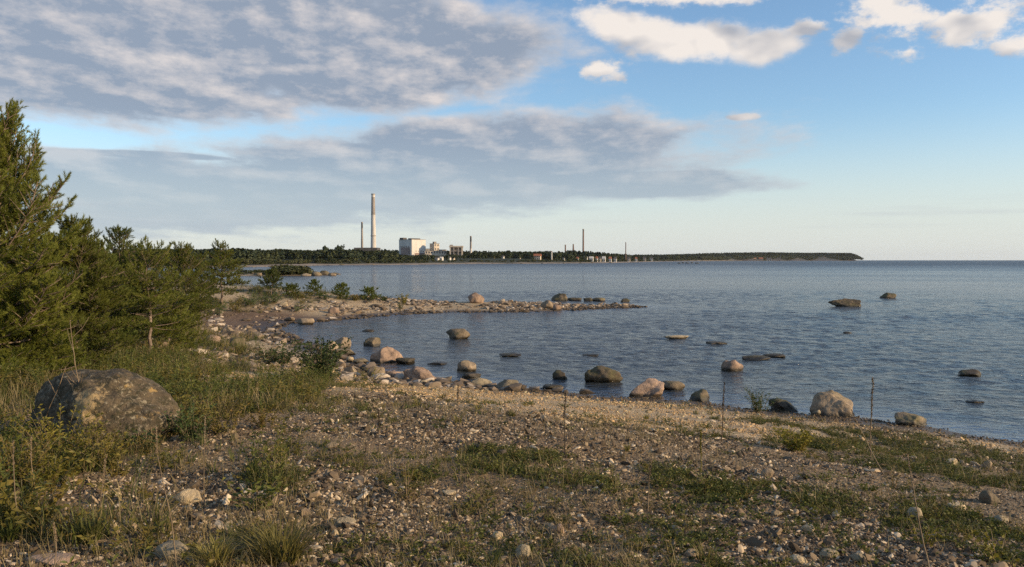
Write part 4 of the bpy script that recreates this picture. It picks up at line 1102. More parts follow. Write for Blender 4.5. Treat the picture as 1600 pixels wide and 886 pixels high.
plant(630, 476, 21, 24, 'green shrub alone on the stony spit', 'shrub', 'shrub', M_YHERB, 7, stems=22, leaf=.16, wid=.06, per=18)
plant(627, 483, 12, 18, 'little shrub in front of the green one on the spit', 'shrub', 'shrub', M_BUSH, 8, stems=16, leaf=.13, wid=.05, per=12)
plant(393, 478, 24, 48, 'rounded green shrub at the edge of the left beach', 'shrub', 'shrub', M_BUSH, 9, stems=30, leaf=.15, wid=.06, per=18)
plant(425, 474, 20, 44, 'dark shrub below the leftmost pine sapling', 'shrub', 'shrub', M_BUSH, 10, stems=30, leaf=.15, wid=.06, per=16)
plant(366, 486, 22, 40, 'olive shrub below the single pine with a clear trunk', 'shrub', 'shrub', M_HERB, 11, stems=28, leaf=.14, wid=.05, per=16)
plant(463, 487, 14, 34, 'small dark shrub among the pale stones at the root of the spit', 'shrub', 'shrub', M_BUSH, 12, stems=18, leaf=.12, wid=.05, per=12)
for i, (px, py, h, w, lab) in enumerate([(508, 468, 12, 30, 'low shrub between the pointed and the broad sapling'), (556, 469, 10, 26, 'low shrub right of the broad sapling on the bank'), (600, 470, 9, 24, 'low dark shrub on the bank left of the green shrub of the spit'), (470, 466, 14, 34, 'bushy shrub below the pointed sapling'), (340, 492, 26, 44, 'green shrub at the lower edge of the left wood above the pale shingle'), (312, 512, 34, 50, 'leafy shrub at the edge of the left wood by the broken pink boulder')]):
    plant(px, py, h, w, lab, 'shrub', 'shrub', (M_BUSH, M_HERB)[i % 2], 300 + i, stems=26, leaf=.13, wid=.055, per=16, lo=.03)
plant(375, 541, 12, 30, 'grassy cushion on the mossy boulder side', 'shrub', 'shrub', M_YHERB, 13, stems=18, leaf=.08, wid=.03, per=10)
# weeds round the huge boulder
plant(90, 730, 110, 120, 'tall yellow green weed bushing up in front of the huge boulder', 'weed_bush', 'weed', M_YHERB, 21, stems=34, leaf=.055, wid=.016, per=34, up=.9)
plant(158, 735, 84, 90, 'green weed bush in front of the middle of the huge boulder', 'weed_bush', 'weed', M_HERB, 22, stems=28, leaf=.055, wid=.018, per=28, up=.8)
plant(28, 768, 96, 120, 'brownish green weed bush at the left edge', 'weed_bush', 'weed', M_HERB, 23, stems=34, leaf=.055, wid=.018, per=26, up=.8)
plant(75, 772, 70, 90, 'bright yellow weed bush low in front of the huge boulder', 'weed_bush', 'weed', M_YHERB, 24, stems=34, leaf=.05, wid=.016, per=28, up=.8)
plant(8, 690, 60, 80, 'weed bush left of the huge boulder', 'weed_bush', 'weed', M_HERB, 25, stems=26, leaf=.06, wid=.018, per=24, up=.8)
plant(300, 690, 62, 80, 'green weed bush at the right foot of the huge boulder', 'weed_bush', 'weed', M_BUSH, 26, stems=28, leaf=.07, wid=.02, per=24, up=.9)
plant(350, 680, 54, 90, 'second green weed bush right of the huge boulder', 'weed_bush', 'weed', M_HERB, 27, stems=28, leaf=.06, wid=.02, per=22, up=.9)
plant(410, 668, 44, 90, 'brown tinged weed bush at the right end of the weeds', 'weed_bush', 'weed', M_HERB, 28, stems=24, leaf=.06, wid=.02, per=18, up=.8)
plant(222, 708, 50, 80, 'low green weed right in front of the speckled face of the huge boulder', 'weed_bush', 'weed', M_BUSH, 29, stems=18, leaf=.06, wid=.022, per=14, up=.8)
plant(400, 800, 66, 96, 'dark green weed clump in the gravel left of centre', 'weed_clump', 'weed', M_MAT, 31, stems=18, leaf=.07, wid=.03, per=12)
plant(636, 778, 48, 84, 'dry brownish weed casting a shadow on the gravel', 'weed_clump', 'weed', M_HERB, 32, stems=22, leaf=.035, wid=.016, per=16, stem=M_DRY)
plant(437, 735, 50, 60, 'small green weed on the pale gravel right of the weeds', 'weed_clump', 'weed', M_YHERB, 33, stems=8, leaf=.05, wid=.02, per=10)
plant(1560, 880, 60, 100, 'bright leafy herb at the bottom right corner', 'herb', 'weed', M_YHERB, 34, stems=14, leaf=.06, wid=.03, per=10)
plant(1440, 852, 44, 70, 'yellowish herb on the green mat near the leaning stalk', 'herb', 'weed', M_YHERB, 35, stems=12, leaf=.05, wid=.025, per=10)
plant(1395, 760, 44, 50, 'rusty brown weed on the right among dry stems', 'weed_clump', 'weed', M_STRAW, 36, stems=10, leaf=.04, wid=.015, per=12)
plant(850, 762, 24, 60, 'green clump at the front of the middle green patch', 'herb', 'weed', M_MAT, 37, stems=14, leaf=.045, wid=.02, per=10)
plant(900, 752, 30, 80, 'leafy clump in the middle of the long green patch', 'herb', 'weed', M_MAT, 38, stems=18, leaf=.045, wid=.02, per=12)
plant(1030, 762, 34, 60, 'leafy clump at the left of the second green patch', 'herb', 'weed', M_MAT, 39, stems=16, leaf=.045, wid=.02, per=12)
plant(1105, 768, 34, 60, 'leafy clump at the right of the second green patch', 'herb', 'weed', M_MAT, 40, stems=16, leaf=.045, wid=.02, per=12)
tuft(440, 880, 88, 170, 'large yellow green grass tuft at the bottom edge left of centre', M_YGRASS, 1, 330, .009)
tuft(335, 892, 60, 110, 'green and yellow grass tuft at the bottom edge beside the broad grey stone', M_YGRASS, 2, 220, .009)
tuft(140, 850, 64, 80, 'green grass tuft with arching blades left of the white rough stone', M_GRASS, 3, 120, .011)
tuft(14, 845, 50, 70, 'green broad leaved tuft at the lower left edge', M_GRASS, 4, 60, .014)
tuft(60, 842, 40, 90, 'low green tuft beside the broad leaved one at lower left', M_GRASS, 5, 70)
tuft(770, 900, 50, 70, 'small green grass tuft at the bottom edge near the middle', M_GRASS, 6, 40)
tuft(1100, 880, 50, 50, 'thin green grass tuft at the bottom edge right of the round tan stone', M_YGRASS, 7, 30)
for i, (px, py, h, w, lab) in enumerate([
        (650, 634, 20, 40, 'broadest yellow grass tuft on the sunlit gravel below the long smooth boulder'), (716, 662, 22, 36, 'yellow grass tuft beside a faint brown stalk on the sunlit gravel'),
        (748, 640, 18, 44, 'yellow grass tuft on the sunlit gravel below the two grey beach stones'), (800, 650, 14, 30, 'small yellow grass tuft left of the thin dark stalk'),
        (980, 705, 18, 20, 'lone upright yellow tuft right of the long green patch'), (930, 668, 12, 34, 'low yellow tuft on the gravel below the large grey brown boulder'),
        (1010, 655, 14, 24, 'yellow tuft on the gravel below the pink wedge boulder'), (1100, 668, 12, 40, 'low yellow tuft at the foot of the shorter dark stalk'), (690, 622, 12, 30, 'smallest yellow tuft close to the water line of the small bay')]):
    tuft(px, py, h, w, lab, M_YGRASS, 20 + i, 40, .012, 'yellow grass tufts on the sunlit gravel')

# tall dead stalks
def stalk(top, foot, label, mat, r=0.008, head=0.0, seed=0, side=0, sag=0.0, name='dry_stalk', cat='stalk'):
    x, y, z = hit(foot[0], min(foot[1], 884)); z = float(terrain(x, y)[0])
    if foot[1] > 884: y -= 0.15; x = x * y / (y + 0.15)
    tx = ray(top[0], top[1])[0] / ray(top[0], top[1])[1] * y - x
    tz = EYE + ray(top[0], top[1])[2] / ray(top[0], top[1])[1] * y - z
    rng = np.random.default_rng(500 + seed)
    root = empty(name, (x, y, z)); tag(root, label, cat)
    n = 12; t = np.linspace(0, 1, n)
    wig = np.cumsum(rng.normal(0, 0.006, n)) * tz; wig -= wig[0] + (wig[-1] - wig[0]) * t
    pts = np.c_[tx * (t + sag * t * (1 - t)) + wig, 0.04 * np.sin(t * 3 + seed), tz * t - 0.03 * (1 - t)]
    parts = [tube(pts, np.linspace(r, r * 0.45, n), 6)]
    for k in range(side):
        u = rng.uniform(.35, .9); p0 = np.array([np.interp(u, t, pts[:, i]) for i in range(3)])
        a = rng.uniform(0, 6.28); L = rng.uniform(.08, .2) * tz
        q = p0 + np.array([[0, 0, 0], [math.cos(a) * L * .5, math.sin(a) * L * .5, L * .5], [math.cos(a) * L * .8, math.sin(a) * L * .8, L]])
        parts.append(tube(q, [r * .5, r * .4, r * .25], 4))
    v, f = merge(parts)
    me = mesh_from('stem', v, f); me.materials.append(mat); link('stem', me, root)
    if head:
        V = []
        k = int(90 * head / 0.3) + 20
        u = 1 - head * rng.random(k)
        B = np.stack([np.interp(u, t, pts[:, i]) for i in range(3)], 1)
        D = unit(np.c_[rng.normal(size=(k, 2)), rng.uniform(.1, 1.2, k)])
        sv, sf = leaves(B, D, r * 2.6, r * 1.3, rng, 0.0)
        me = mesh_from('seed_head', sv, sf, False); me.materials.append(mat); link('seed_head', me, root)
    return root
stalk((1362, 589), (1362, 712), 'tallest dead brown stalk in front of the water on the right', M_DRY, .010, .5, 1)
stalk((1131, 597), (1128, 690), 'dark dead stalk in front of the dark brown boulder', M_DARKSTEM, .009, .45, 2)
stalk((883, 612), (885, 716), 'thin dark stalk rising from the long green patch', M_DARKSTEM, .0075, .35, 3)
stalk((319, 652), (322, 795), 'straight straw stalk with a narrow seed head right of the huge boulder', M_DRY, .0045, .3, 4)
stalk((1422, 712), (1452, 890), 'leaning straw stalk crossing the green mat at lower right', M_DRY, .0055, .25, 5, sag=.12)
stalk((1018, 727), (1012, 800), 'short straw stalk at the left of the second green patch', M_DRY, .006, .35, 6)
stalk((1094, 672), (1096, 742), 'green yellow stalk in the gravel above the second green patch', M_YHERB, .007, .5, 7)
stalk((248, 662), (275, 886), 'long thin straw stalk bending past the speckled white stone', M_DRY, .0042, .2, 8, sag=-.2)
stalk((52, 680), (62, 800), 'upright straw stalk over the yellow weed bush', M_DRY, .005, .3, 9)
stalk((18, 690), (40, 832), 'leaning straw stalk near the left edge', M_DRY, .005, .25, 10, sag=.2)
stalk((162, 712), (160, 815), 'short brown stalk behind the green grass tuft', M_DRY, .005, .4, 11)
stalk((80, 820), (84, 888), 'short straw stalk in front of the peach coloured slab', M_DRY, .0045, .35, 12)
stalk((104, 572), (38, 712), 'dead stick leaning to the right across the dark side of the huge boulder', M_DRY, .007, 0, 13)
stalk((112, 500), (140, 690), 'bent twiggy dead stem standing before the huge boulder', M_DRY, .007, 0, 14, side=9, sag=.5)
stalk((76, 590), (140, 686), 'dead stem slanting left before the huge boulder', M_DRY, .006, 0, 15, side=3)
stalk((572, 692), (566, 800), 'thin brown stalk in the gravel left of centre', M_DARKSTEM, .005, .4, 16, side=3)
stalk((715, 600), (718, 668), 'faint brown stalk on the sunlit gravel', M_DARKSTEM, .007, .4, 17, side=4)
stalk((590, 640), (592, 706), 'faint brown stalk left of the sunlit gravel', M_DARKSTEM, .007, .4, 18, side=4)
stalk((1330, 640), (1385, 745), 'thin dry stem leaning left among the right hand weeds', M_DRY, .006, .2, 19)
stalk((1035, 800), (1100, 772), 'dry stem lying low across the second green patch', M_DRY, .006, 0, 20)

# ---------------------------------------------------------------- the far coast: wood, works, chimneys, houses
def at(px, py, Y):
    d = ray(px, py); t = Y / d[1]
    return d[0] * t, Y, EYE + d[2] * t
def crown_shape(seed, conifer, quads=130, wid=0.28):
    """a tree crown one unit high made of many small leaf clumps"""
    rng = np.random.default_rng(seed)
    if conifer:
        t = rng.random(quads) ** 0.8
        rad = wid * (1.02 - t) ** 0.8 * (0.75 + 0.25 * np.cos(t * 34)) * rng.uniform(0.5, 1.05, quads)
        z = 0.06 + 0.92 * t
    else:
        k = 7; cen = np.c_[rng.normal(0, .16, (k, 2)), rng.uniform(.35, .75, k)]; cr = rng.uniform(.16, .28, k)
        w = rng.integers(0, k, quads); d = unit(rng.normal(size=(quads, 3)))
        P = cen[w] + d * (cr[w] * rng.uniform(.6, 1.0, quads))[:, None]
        z = np.clip(P[:, 2], 0.05, 1.0); rad = None
    a = rng.uniform(0, 6.28, quads)
    if rad is not None: P = np.c_[rad * np.cos(a), rad * np.sin(a), z]
    n = unit(P - np.array([0, 0, 0.3]) + rng.normal(0, .35, (quads, 3)))
    u = unit(np.cross(n, rng.normal(size=(quads, 3)))); v = np.cross(n, u)
    s = rng.uniform(.05, .10, quads)[:, None]
    V = np.stack([P - u * s, P + v * s * .8, P + u * s, P - v * s * .8], 1).reshape(-1, 3)
    F = np.arange(len(V)).reshape(-1, 4)
    tk = tube(np.array([[0, 0, -.05], [0, 0, .45], [0, 0, .8]]), [.022, .015, .006], 4)
    return merge([(V, F), tk])
def wood_mat(name, lo, mid, hi):
    m, nt, p = new_mat(name)
    n = objrand(nt) * 0.7 + noise(nt, position(nt), 0.35, 3.0) * 0.5 - 0.1
    setc(nt, p, 'Base Color', ramp(nt, n, [(0.15, lo), (0.5, mid), (0.9, hi)])); setc(nt, p, 'Roughness', 0.8); setc(nt, p, 'Specular IOR Level', 0.2)
    return m
M_WOOD = wood_mat('distant_foliage', (0.026, 0.038, 0.020), (0.046, 0.060, 0.028), (0.078, 0.088, 0.036))
M_SCRUB = wood_mat('distant_scrub', (0.036, 0.046, 0.018), (0.062, 0.070, 0.026), (0.10, 0.098, 0.04))
FACTORY_Y = 1150.0
def build_wood():
    rng = np.random.default_rng(17)
    con = [crown_shape(40 + k, True, 120, .26) for k in range(4)]
    rnd = [crown_shape(50 + k, False, 140) for k in range(3)]
    P = []
    def ok(x, y, lo):
        s3 = sdf(x, y, FAR) + fbm(np.c_[x, y] * 0.02, 7, 3) * 5.0
        return s3
    # front belt: everything between the beach and the works
    n = 60000
    px = rng.uniform(180, 1345, n); A = (px - 800) / F_PX
    Y = np.exp(rng.uniform(math.log(420), math.log(4600), n))
    px[:15000] = rng.uniform(1000, 1354, 15000); A = (px - 800) / F_PX       # the wooded edge of the long point
    Y[:15000] = np.interp(px[:15000], [1000, 1040, 1150, 1290, 1356], [1600, 2300, 3600, 4120, 4215]) + rng.uniform(0, 330, 15000) * rng.random(15000)
    x, y = A * Y, Y
    s3 = ok(x, y, 0)
    zg = terrain(x, y)
    front = np.interp(px, [180, 500, 545, 600, 618, 624, 640, 662, 668, 684, 700, 708, 728, 745, 770, 1000, 1040, 1100, 1300, 1345], [389, 389, 389.5, 390, 393, 397, 398, 397.5, 397, 398, 398, 396, 396, 394, 391.5, 390.5, 392.5, 394, 393.5, 395])
    back = np.interp(px, [180, 600, 700, 760, 1000, 1040, 1100, 1300, 1338, 1352], [388.5, 390, 390.5, 390, 389.5, 392, 392.8, 392.5, 393.6, 399.5])
    behind = Y > FACTORY_Y + 150
    sil = np.where(behind, back, front)
    zmax = EYE + (406.4 - sil) / F_PX * Y
    room = (zmax - zg) * (0.90 + 0.16 * vnoise(np.c_[px / 14.0, Y / 300.0], 66))
    # scrub in front, trees behind it; no trees on the bare cliff face of the point
    hgt = np.where(s3 < 42, rng.uniform(2.2, 4.5, n), rng.uniform(8, 15, n))
    hgt = np.where(x > 700, rng.uniform(9, 14, n), hgt)
    hgt = np.minimum(hgt, room * (1.06 - 0.34 * rng.random(n) ** 1.5))
    dens = np.where(s3 < 42, 0.5, 0.75) * np.where(s3 > 620, 0.35, 1.0)
    meadow = (px > 665) & (px < 1035) & (Y < np.interp(px, [640, 700, 760, 860, 960, 1000, 1040], [670, 761, 852, 897, 1092, 1570, 2284]) + 135)                              # low growth before the houses
    hgt = np.where(meadow & (s3 < 95), np.minimum(hgt, np.maximum(EYE + (406.4 - 405.0) / F_PX * Y - zg, 0.8) * rng.uniform(.6, 1.15, n)), hgt)
    clear = meadow & (s3 < 30)
    works = (np.abs(Y - FACTORY_Y) < 75) & (px > 545) & (px < 740)
    keep = (s3 > np.where(x > 700, 22, 20)) & (hgt > np.where(meadow | (px > 1300), 0.7, 2.0)) & (rng.random(n) < dens) & ~clear & ~works
    keep &= ~((x > 900) & (px > 1140) & (px < 1290) & (s3 < 48) & (fbm(np.c_[x, y] * .008, 3, 3) > 0.15))
    x, y, zg, hgt, s3 = x[keep], y[keep], zg[keep], hgt[keep], s3[keep]
    near = (s3 < 42) | (meadow[keep] & (s3 < 95))
    def put(name, m_, protos, mat, label, wide):
        xs, ys, zs, hs = x[m_], y[m_], zg[m_], hgt[m_]
        k = len(xs)
        w = hs * wide * rng.uniform(.85, 1.3, k)
        scatter(name, protos, np.c_[xs, ys, zs - 0.2], np.c_[np.zeros(k), np.zeros(k), rng.uniform(0, 6.28, k)], np.c_[w, w, hs], rng.integers(0, len(protos), k), mat, label)
    put('distant_wood', ~near, con + rnd[:2], M_WOOD, 'dark mixed wood covering the far coast and the long point', 1.25)
    put('distant_scrub', near, rnd, M_SCRUB, 'pale green scrub along the far beach', 1.5)
    # scrub on the islet
    n = 900
    px = rng.uniform(370, 500, n); Y = rng.uniform(196, 216, n); x = (px - 800) / F_PX * Y; y = Y
    z, s1, s2, s3, *_ = terrain(x, y, True)
    k = (s2 > 2.2) & (rng.random(n) < 0.4 + 0.6 * ((px > 430) & (px < 480))); x, y, z, px = x[k], y[k], z[k], px[k]; n = len(x)
    h = np.where((px > 430) & (px < 482), rng.uniform(1.0, 2.3, n), rng.uniform(.4, .9, n))
    scatter('islet_scrub', rnd, np.c_[x, y, z - .1], np.c_[np.zeros(n), np.zeros(n), rng.uniform(0, 6.28, n)], np.c_[h * 1.8, h * 1.8, h], rng.integers(0, 3, n), M_SCRUB, 'olive scrub growing on the low stony islet')
build_wood()
def far_tree(px, top, w_px, Y, seed, label):
    x, y, zt = at(px, top, Y); z = float(terrain(x, y)[0]); H = zt - z
    root = empty('round_tree', (x, y, z)); tag(root, label, 'tree', 'rounded trees rising out of the distant wood')
    v, f = crown_shape(seed, False, 420); w = w_px / F_PX * Y
    v = v / np.array([np.ptp(v[:, 0]) / w, np.ptp(v[:, 1]) / w, v[:, 2].max() / H])
    me = mesh_from('crown', v, f, False); me.materials.append(M_WOOD); link('crown', me, root)
    tv, tf = tube(np.array([[0, 0, -.3], [0, 0, H * .4], [0, 0, H * .75]]), [.45, .35, .15], 6)
    me = mesh_from('trunk', tv, tf); me.materials.append(M_BARK); link('trunk', me, root)
far_tree(509, 382.5, 13, 850, 1, 'left one of two rounded trees standing above the distant wood')
far_tree(530, 381.5, 15, 850, 2, 'right one of two rounded trees standing above the distant wood')

def plain(name, col, var=0.12, scale=0.3, rough=0.85, streak=0.0):
    m, nt, p = new_mat(name)
    P = coord(nt, 'Object'); x, y, z = sep(nt, P)
    n = noise(nt, xyz(nt, x, y, z * (0.25 if streak else 1.0)), scale, 5.0, 0.6)
    c = ramp(nt, n, [(0.3, tuple(c * (1 - var * 2) for c in col)), (0.65, tuple(min(1, c * (1 + var)) for c in col))])
    setc(nt, p, 'Base Color', c); setc(nt, p, 'Roughness', rough)
    return m
M_CONC = plain('pale_concrete', (0.55, 0.50, 0.44), .12, .25, streak=1)
M_CONC2 = plain('sooty_concrete', (0.30, 0.26, 0.225), .15, .25, streak=1)
M_BRICKR = plain('dark_red_brick', (0.20, 0.125, 0.095), .2, .4)
M_WHITEW = plain('white_render', (0.60, 0.56, 0.50), .10, .15, streak=1)
M_CREAM = plain('cream_render', (0.54, 0.45, 0.35), .12, .2)
M_STAIN_SHADE = plain('brown_stain_shade_render', (0.30, 0.22, 0.19), .2, .15)
M_ROOFD = plain('dark_roofing', (0.085, 0.075, 0.07), .2, .3)
M_ROOFR = plain('red_roof', (0.33, 0.12, 0.06), .15, .5)
M_GLASS = plain('dark_window', (0.035, 0.04, 0.05), .1, 1.0, .2)
M_SAND = plain('sandstone_walls', (0.52, 0.34, 0.235), .12, .2)

def boxm(x0, x1, y0, y1, z0, z1):
    v = np.array([[x, y, z] for z in (z0, z1) for y in (y0, y1) for x in (x0, x1)], float)
    f = np.array([[0, 2, 3, 1], [4, 5, 7, 6], [0, 1, 5, 4], [2, 6, 7, 3], [0, 4, 6, 2], [1, 3, 7, 5]])
    return v, f
def part(name, vf, mat, parent, smooth=False):
    me = mesh_from(name, vf[0], vf[1], smooth); me.materials.append(mat); return link(name, me, parent)
def chimney(px, top, w_top, w_base, Y, label, mats, zones, rings=(), base_py=None):
    x, y, zt = at(px, top, Y); z = float(terrain(x, y)[0]) - 0.3; H = zt - z
    root = empty('factory_chimney', (x, y, z)); tag(root, label, 'chimney')
    r0, r1 = w_base / F_PX * Y / 2, w_top / F_PX * Y / 2
    rad = lambda t: r0 + (r1 - r0) * t ** 0.85
    lo = 0.0
    for m_, hi in zip(mats, zones):
        t = np.linspace(lo, hi, 8)
        part('shaft_section', tube(np.c_[0 * t, 0 * t, t * H], rad(t), 24), m_, root, True); lo = hi
    for t in rings:
        part('ring', tube(np.array([[0, 0, t * H - .6], [0, 0, t * H - .59], [0, 0, t * H + .59], [0, 0, t * H + .6]]), [rad(t), rad(t) * 1.12, rad(t) * 1.12, rad(t)], 24), M_CONC2, root)
    part('rim', tube(np.array([[0, 0, H - 1.2], [0, 0, H - 1.19], [0, 0, H + .3], [0, 0, H + .31], [0, 0, H - 1.5]]), [r1, r1 * 1.15, r1 * 1.15, r1 * .8, r1 * .78], 24), M_CONC2, root)
    return root
chimney(583, 303, 5.4, 9.2, 1230, 'tallest pale concrete chimney rising high over the wood', [M_CONC, M_CONC2, M_CONC], [.68, .95, 1.0], (.34, .68))
chimney(565.6, 347, 2.6, 4.2, 1270, 'thin brownish chimney just left of the tallest one', [M_CONC2, M_ROOFD], [.82, 1.0], (.5,))
chimney(735.6, 369, 2.6, 4.0, 1130, 'short chimney with a dark top right of the works', [M_CONC, M_CONC2, M_ROOFD], [.45, .75, 1.0])
chimney(911.4, 358, 2.3, 3.0, 1500, 'slender dark red chimney alone over the wood in the middle', [M_BRICKR, M_ROOFD], [.93, 1.0])
chimney(977.8, 378.5, 1.3, 1.7, 1650, 'thinnest small chimney farthest to the right', [M_BRICKR], [1.0])
chimney(883.4, 382.5, 2.0, 2.4, 1480, 'left one of two dark chimney stubs over the wood', [M_BRICKR], [1.0])
chimney(895.8, 381.5, 1.9, 4.2, 1480, 'right one of two dark chimney stubs, flaring at its foot', [M_BRICKR], [1.0])

def block(px0, px1, top, Y, depth, name, label, wall, roof=M_ROOFD, rz=0.0, base=None, wins=(), cat='building', extra=None, gable=False):
    """a building seen between two pixel columns, its top at a pixel row"""
    xa, y, zt = at(px0, top, Y); xb = at(px1, top, Y)[0]
    z = float(terrain((xa + xb) / 2, Y)[0]) - 0.4 if base is None else base
    H = zt - z; W = xb - xa
    root = empty(name, ((xa + xb) / 2, Y, z), rz); tag(root, label, cat)
    w, d = W / 2, depth / 2
    if gable:
        he = H * 0.62
        part('wall', boxm(-w, w, -d, d, 0, he), wall, root)
        o = 0.06 * W
        v = np.array([[-w - o, -d - o, he + .02], [w + o, -d - o, he + .02], [w + o, d + o, he + .02], [-w - o, d + o, he + .02], [-w - o, 0, H], [w + o, 0, H]])
        f3 = np.array([[0, 4, 3], [1, 2, 5]]); f4 = np.array([[0, 1, 5, 4], [3, 4, 5, 2], [0, 3, 2, 1]])
        part('roof', (v, [f3, f4]), roof, root)
    else:
        part('wall', boxm(-w, w, -d, d, 0, H - .4), wall, root)
        part('roof', boxm(-w - .25, w + .25, -d - .25, d + .25, H - .4, H), roof, root)
    he = H * 0.62 if gable else H
    for k in wins:                                   # rows of windows: (rows, columns) on front and right side
        rows, cols = k
        for i in range(rows):
            for j in range(cols):
                zc = he * (i + .55) / rows; xc = -w + W * (j + .5) / cols
                part('window', boxm(xc - W / cols * .25, xc + W / cols * .25, -d - .04, -d + .1, zc - he / rows * .25, zc + he / rows * .22), M_GLASS, root)
    return root, w, d, H
# the big white power house, standing corner-on
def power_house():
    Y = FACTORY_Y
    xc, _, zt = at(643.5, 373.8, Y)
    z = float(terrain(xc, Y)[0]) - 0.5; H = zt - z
    root = empty('power_house', (xc, Y, z), R(47)); tag(root, 'large white power house with a sunlit right face and left face painted with stains and shade', 'factory')
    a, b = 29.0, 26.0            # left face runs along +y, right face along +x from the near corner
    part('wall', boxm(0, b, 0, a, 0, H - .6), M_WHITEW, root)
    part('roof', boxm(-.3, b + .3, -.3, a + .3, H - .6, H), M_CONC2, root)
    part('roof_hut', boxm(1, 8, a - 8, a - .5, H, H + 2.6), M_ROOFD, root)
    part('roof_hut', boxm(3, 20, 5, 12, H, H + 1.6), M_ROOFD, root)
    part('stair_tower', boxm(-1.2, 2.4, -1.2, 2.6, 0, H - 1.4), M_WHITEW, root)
    part('stain_shade_panel', boxm(-.12, .2, 4, a - 4, 0, H * .58), M_STAIN_SHADE, root)  # brown stain, enlarged to put the left face's shade into the colour
    part('stain_shade_panel', boxm(5, b - 2, -.12, .2, 1, H * .30), M_STAIN_SHADE, root)
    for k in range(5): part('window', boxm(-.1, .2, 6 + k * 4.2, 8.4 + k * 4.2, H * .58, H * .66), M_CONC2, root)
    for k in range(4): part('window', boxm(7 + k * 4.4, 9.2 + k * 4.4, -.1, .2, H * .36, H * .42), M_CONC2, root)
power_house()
block(556, 592, 387.2, 1215, 30, 'long hall', 'long low dark hall at the foot of the tallest chimney', M_ROOFD)[0].name = 'factory_hall'
r, w, d, H = block(674, 684, 380.5, 1160, 11, 'works_tower', 'square pale tower block with a roof hut right of the power house', M_CREAM, rz=R(40), wins=((4, 2),))
part('roof_hut', boxm(-2, 2, -2, 2, H, H + 2.6), M_CONC2, r)
block(664, 697, 391.6, 1140, 16, 'works_wing', 'long low sunlit wing below the square tower block', M_CREAM, wins=((2, 8),), rz=R(8))
block(664, 675, 388.6, 1185, 14, 'works_shed', 'low pale shed between the power house and the tower block', M_CONC, wins=((1, 4),))
block(686, 697, 390.0, 1150, 12, 'works_annex', 'cream annex with a pale end wall right of the tower block', M_CREAM, wins=((2, 3),))
def gantry():
    x0, Y, zt = at(703, 384, 1130); x1 = at(723, 384, 1130)[0]; xc = (x0 + x1) / 2
    z = float(terrain(xc, Y)[0]) - .4; H = zt - z; w = (x1 - x0) / 2
    root = empty('concrete_frame', (xc, Y, z)); tag(root, 'bare concrete frame building with open bays left of the short chimney', 'building')
    part('deck', boxm(-w - .6, w + .6, -7, 7, H - 2.2, H - .2), M_CREAM, root)
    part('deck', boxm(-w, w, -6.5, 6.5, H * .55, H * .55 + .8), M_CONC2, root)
    for sx in (-w + .8, -w * .35, w * .35, w - .8):
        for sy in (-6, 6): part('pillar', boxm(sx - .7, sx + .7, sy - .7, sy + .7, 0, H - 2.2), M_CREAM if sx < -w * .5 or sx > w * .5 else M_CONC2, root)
    part('roof_hut', boxm(-w, -w + 4, -3, 3, H - .2, H + 1.4), M_CONC2, root)
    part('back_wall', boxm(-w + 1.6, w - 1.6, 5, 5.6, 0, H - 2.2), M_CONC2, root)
gantry()
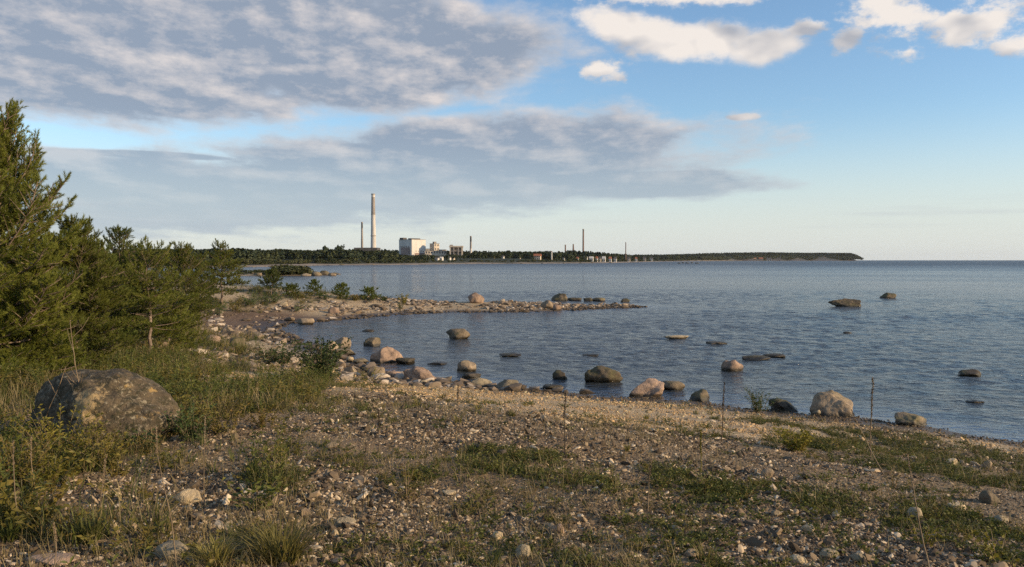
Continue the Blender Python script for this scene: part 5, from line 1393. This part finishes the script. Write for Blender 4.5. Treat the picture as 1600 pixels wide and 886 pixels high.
HOUSES = [  # px centre, width, top, base, Y, wall, roof, label
    (666.5, 6, 398, 403, 900, M_WHITEW, M_WHITEW, 'small white house below the power house'),
    (683, 5, 401, 405, 850, M_WHITEW, M_ROOFD, 'white house by the far beach, left of a row'),
    (689.5, 5, 401, 405, 850, M_WHITEW, M_WHITEW, 'white house in the middle of the row by the far beach'),
    (702, 4, 400.5, 404.5, 860, M_WHITEW, M_ROOFD, 'white house by the far beach, right of a row'),
    (708.5, 3, 402, 405, 850, M_CREAM, M_ROOFD, 'cream cabin beside the far row of white houses'),
    (771, 3, 399.5, 402, 1000, M_CREAM, M_ROOFD, 'cream house half hidden in the wood right of the short chimney'),
    (786, 3, 399, 401.5, 1000, M_WHITEW, M_ROOFD, 'lone white house in the dark wood, left of the red roofed villa'),
    (811.5, 3, 401, 404, 980, M_CREAM, M_ROOFD, 'small cream house on the meadow left of the red roofed villa'),
    (839, 12, 396.5, 405, 960, M_CREAM, M_ROOFR, 'cream villa of two storeys with a red roof on the far shore'),
    (881, 3, 401.5, 404, 1020, M_WHITEW, M_ROOFD, 'white cabin right of the white beacon'),
    (902.5, 3, 401, 403.5, 1060, M_CREAM, M_ROOFR, 'small cream cabin under the slender red chimney'),
    (915, 6, 400.5, 404, 1080, M_WHITEW, M_WHITEW, 'white cottage, first of the cottage row right of the red chimney'),
    (924, 6, 400.5, 403.5, 1090, M_WHITEW, M_WHITEW, 'wide white cottage, second of the cottage row'),
    (932.5, 3, 400.5, 404, 1090, M_WHITEW, M_ROOFR, 'narrow cottage, third of the cottage row'),
    (937.5, 3, 401, 403.5, 1090, M_CREAM, M_ROOFD, 'cream cottage, fourth of the cottage row'),
    (943.5, 5, 400.5, 403.5, 1110, M_WHITEW, M_WHITEW, 'white cottage with a pale roof, fifth of the cottage row'),
    (953.5, 4, 401, 404, 1120, M_WHITEW, M_ROOFR, 'white cottage with a red roof, sixth of the cottage row'),
    (961.5, 4, 401, 403.5, 1130, M_WHITEW, M_ROOFD, 'white cottage with a dark roof, seventh of the cottage row'),
    (982.5, 4, 401, 403.5, 1250, M_CREAM, M_ROOFD, 'cream cottage below the thinnest chimney'),
    (994, 3, 401.5, 403.5, 1300, M_WHITEW, M_ROOFR, 'small cottage right of the thinnest chimney'),
    (1007, 4, 401, 403.5, 1350, M_CREAM, M_ROOFD, 'cream cottage, second from the right end of the meadow'),
    (1018, 4, 401.5, 404, 1350, M_WHITEW, M_ROOFD, 'white cottage at the right end of the meadow'),
    (1166, 26, 403.6, 406, 3550, M_SAND, M_SAND, 'long low sand coloured building at the foot of the point'),
    (1177, 8, 402.4, 406, 3560, M_SAND, M_ROOFR, 'taller sand coloured house at the end of the long low building'),
    (1189, 6, 402.2, 405, 3600, M_SAND, M_ROOFR, 'sand coloured house on the point, first right of the long building'),
    (1202, 7, 402.8, 405.5, 3600, M_CREAM, M_ROOFD, 'sand coloured house on the point, second right of the long building'),
    (1217, 5, 402.6, 405.5, 3650, M_SAND, M_ROOFD, 'sand coloured house on the point, third right of the long building'),
]
def shore_y(px): return np.interp(px, [180, 300, 380, 450, 520, 640, 700, 760, 860, 960, 1000, 1040, 1150], [370, 412, 449, 497, 613, 670, 761, 852, 897, 1092, 1570, 2284, 3589])
for px, w_, top, bs, Y, wall, roof, lab in HOUSES:
    Y = max(Y, float(shore_y(px)) + 140)
    x, y, zb = at(px, bs, Y)
    zg = float(terrain(x, y)[0])
    # stand the house on the ground at the distance where that ground is seen
    r, w, d, H = block(px - w_ / 2, px + w_ / 2, top, Y, max(6.0, w_ / F_PX * Y * .7), 'house', lab, wall, roof, base=min(zg, zb) - .4, gable=True, rz=R(-12), wins=((2, 4),) if w_ > 9 else ((1, 2),), cat='house')
def beacon():
    x, Y, zt = at(862, 393.5, 1045); z = float(terrain(x, Y)[0]) - .3; H = zt - z
    root = empty('beacon', (x, Y, z)); tag(root, 'slim white beacon tower on the far shore right of the red roofed villa', 'beacon')
    part('tower', tube(np.array([[0, 0, 0], [0, 0, H * .8], [0, 0, H * .8 + .01], [0, 0, H]]), [1.0, .75, .95, .6], 14), M_WHITEW, root)
    part('lantern', tube(np.array([[0, 0, H], [0, 0, H + .8], [0, 0, H + 1.2]]), [.5, .5, .05], 10), M_ROOFR, root)
beacon()
for i, (px, py, w) in enumerate([(1061, 411.8, 5), (1067, 411.2, 4), (1074, 411.6, 6), (1081, 411.2, 4), (1089, 411.8, 7)]):
    boulder((px - w / 2, py - 1.5, px + w / 2, py), M_DARK, ['first', 'second', 'third', 'fourth', 'fifth'][i] + ' dark rock from the left in the low reef far out before the point', 700 + i, name='reef_rock', cat='rock', sub=3, group='reef rocks off the point')
for i, (x0, y0, x1, y1, m_, lab) in enumerate([
        (486, 424, 502, 431, M_BROWN, 'brown rock on the right end of the low islet, left of a bigger one'), (500, 422.5, 514, 430, M_BROWN, 'bigger brown rock on the right end of the low islet'),
        (512, 426, 526, 431, M_TAN, 'low tan rock at the very tip of the islet'), (398, 426, 410, 431, M_BROWN, 'brown rock on the left part of the islet'), (470, 427, 486, 431.5, M_TAN, 'flat tan rock before the scrub of the islet')]):
    boulder((x0, y0, x1, y1), m_, lab, 760 + i, name='islet_rock', cat='rock', sub=3)

# ---------------------------------------------------------------- thin evening air
def build_haze():
    v, f = boxm(-22000, 22000, -22000, 22000, -6.0, 152.0)
    me = mesh_from('haze', v, f, False)
    m = bpy.data.materials.new('thin_air'); m.use_nodes = True; nt = m.node_tree
    nt.nodes.remove(nt.nodes['Principled BSDF'])
    pv = nt.nodes.new('ShaderNodeVolumePrincipled'); pv.inputs['Color'].default_value = (0.86, 0.91, 1.0, 1.0); pv.inputs['Density'].default_value = 0.000016
    nt.links.new(pv.outputs[0], nt.nodes['Material Output'].inputs['Volume'])
    me.materials.append(m)
    tag(link('haze', me), 'thin clear evening air over the bay', kind='stuff')
build_haze()
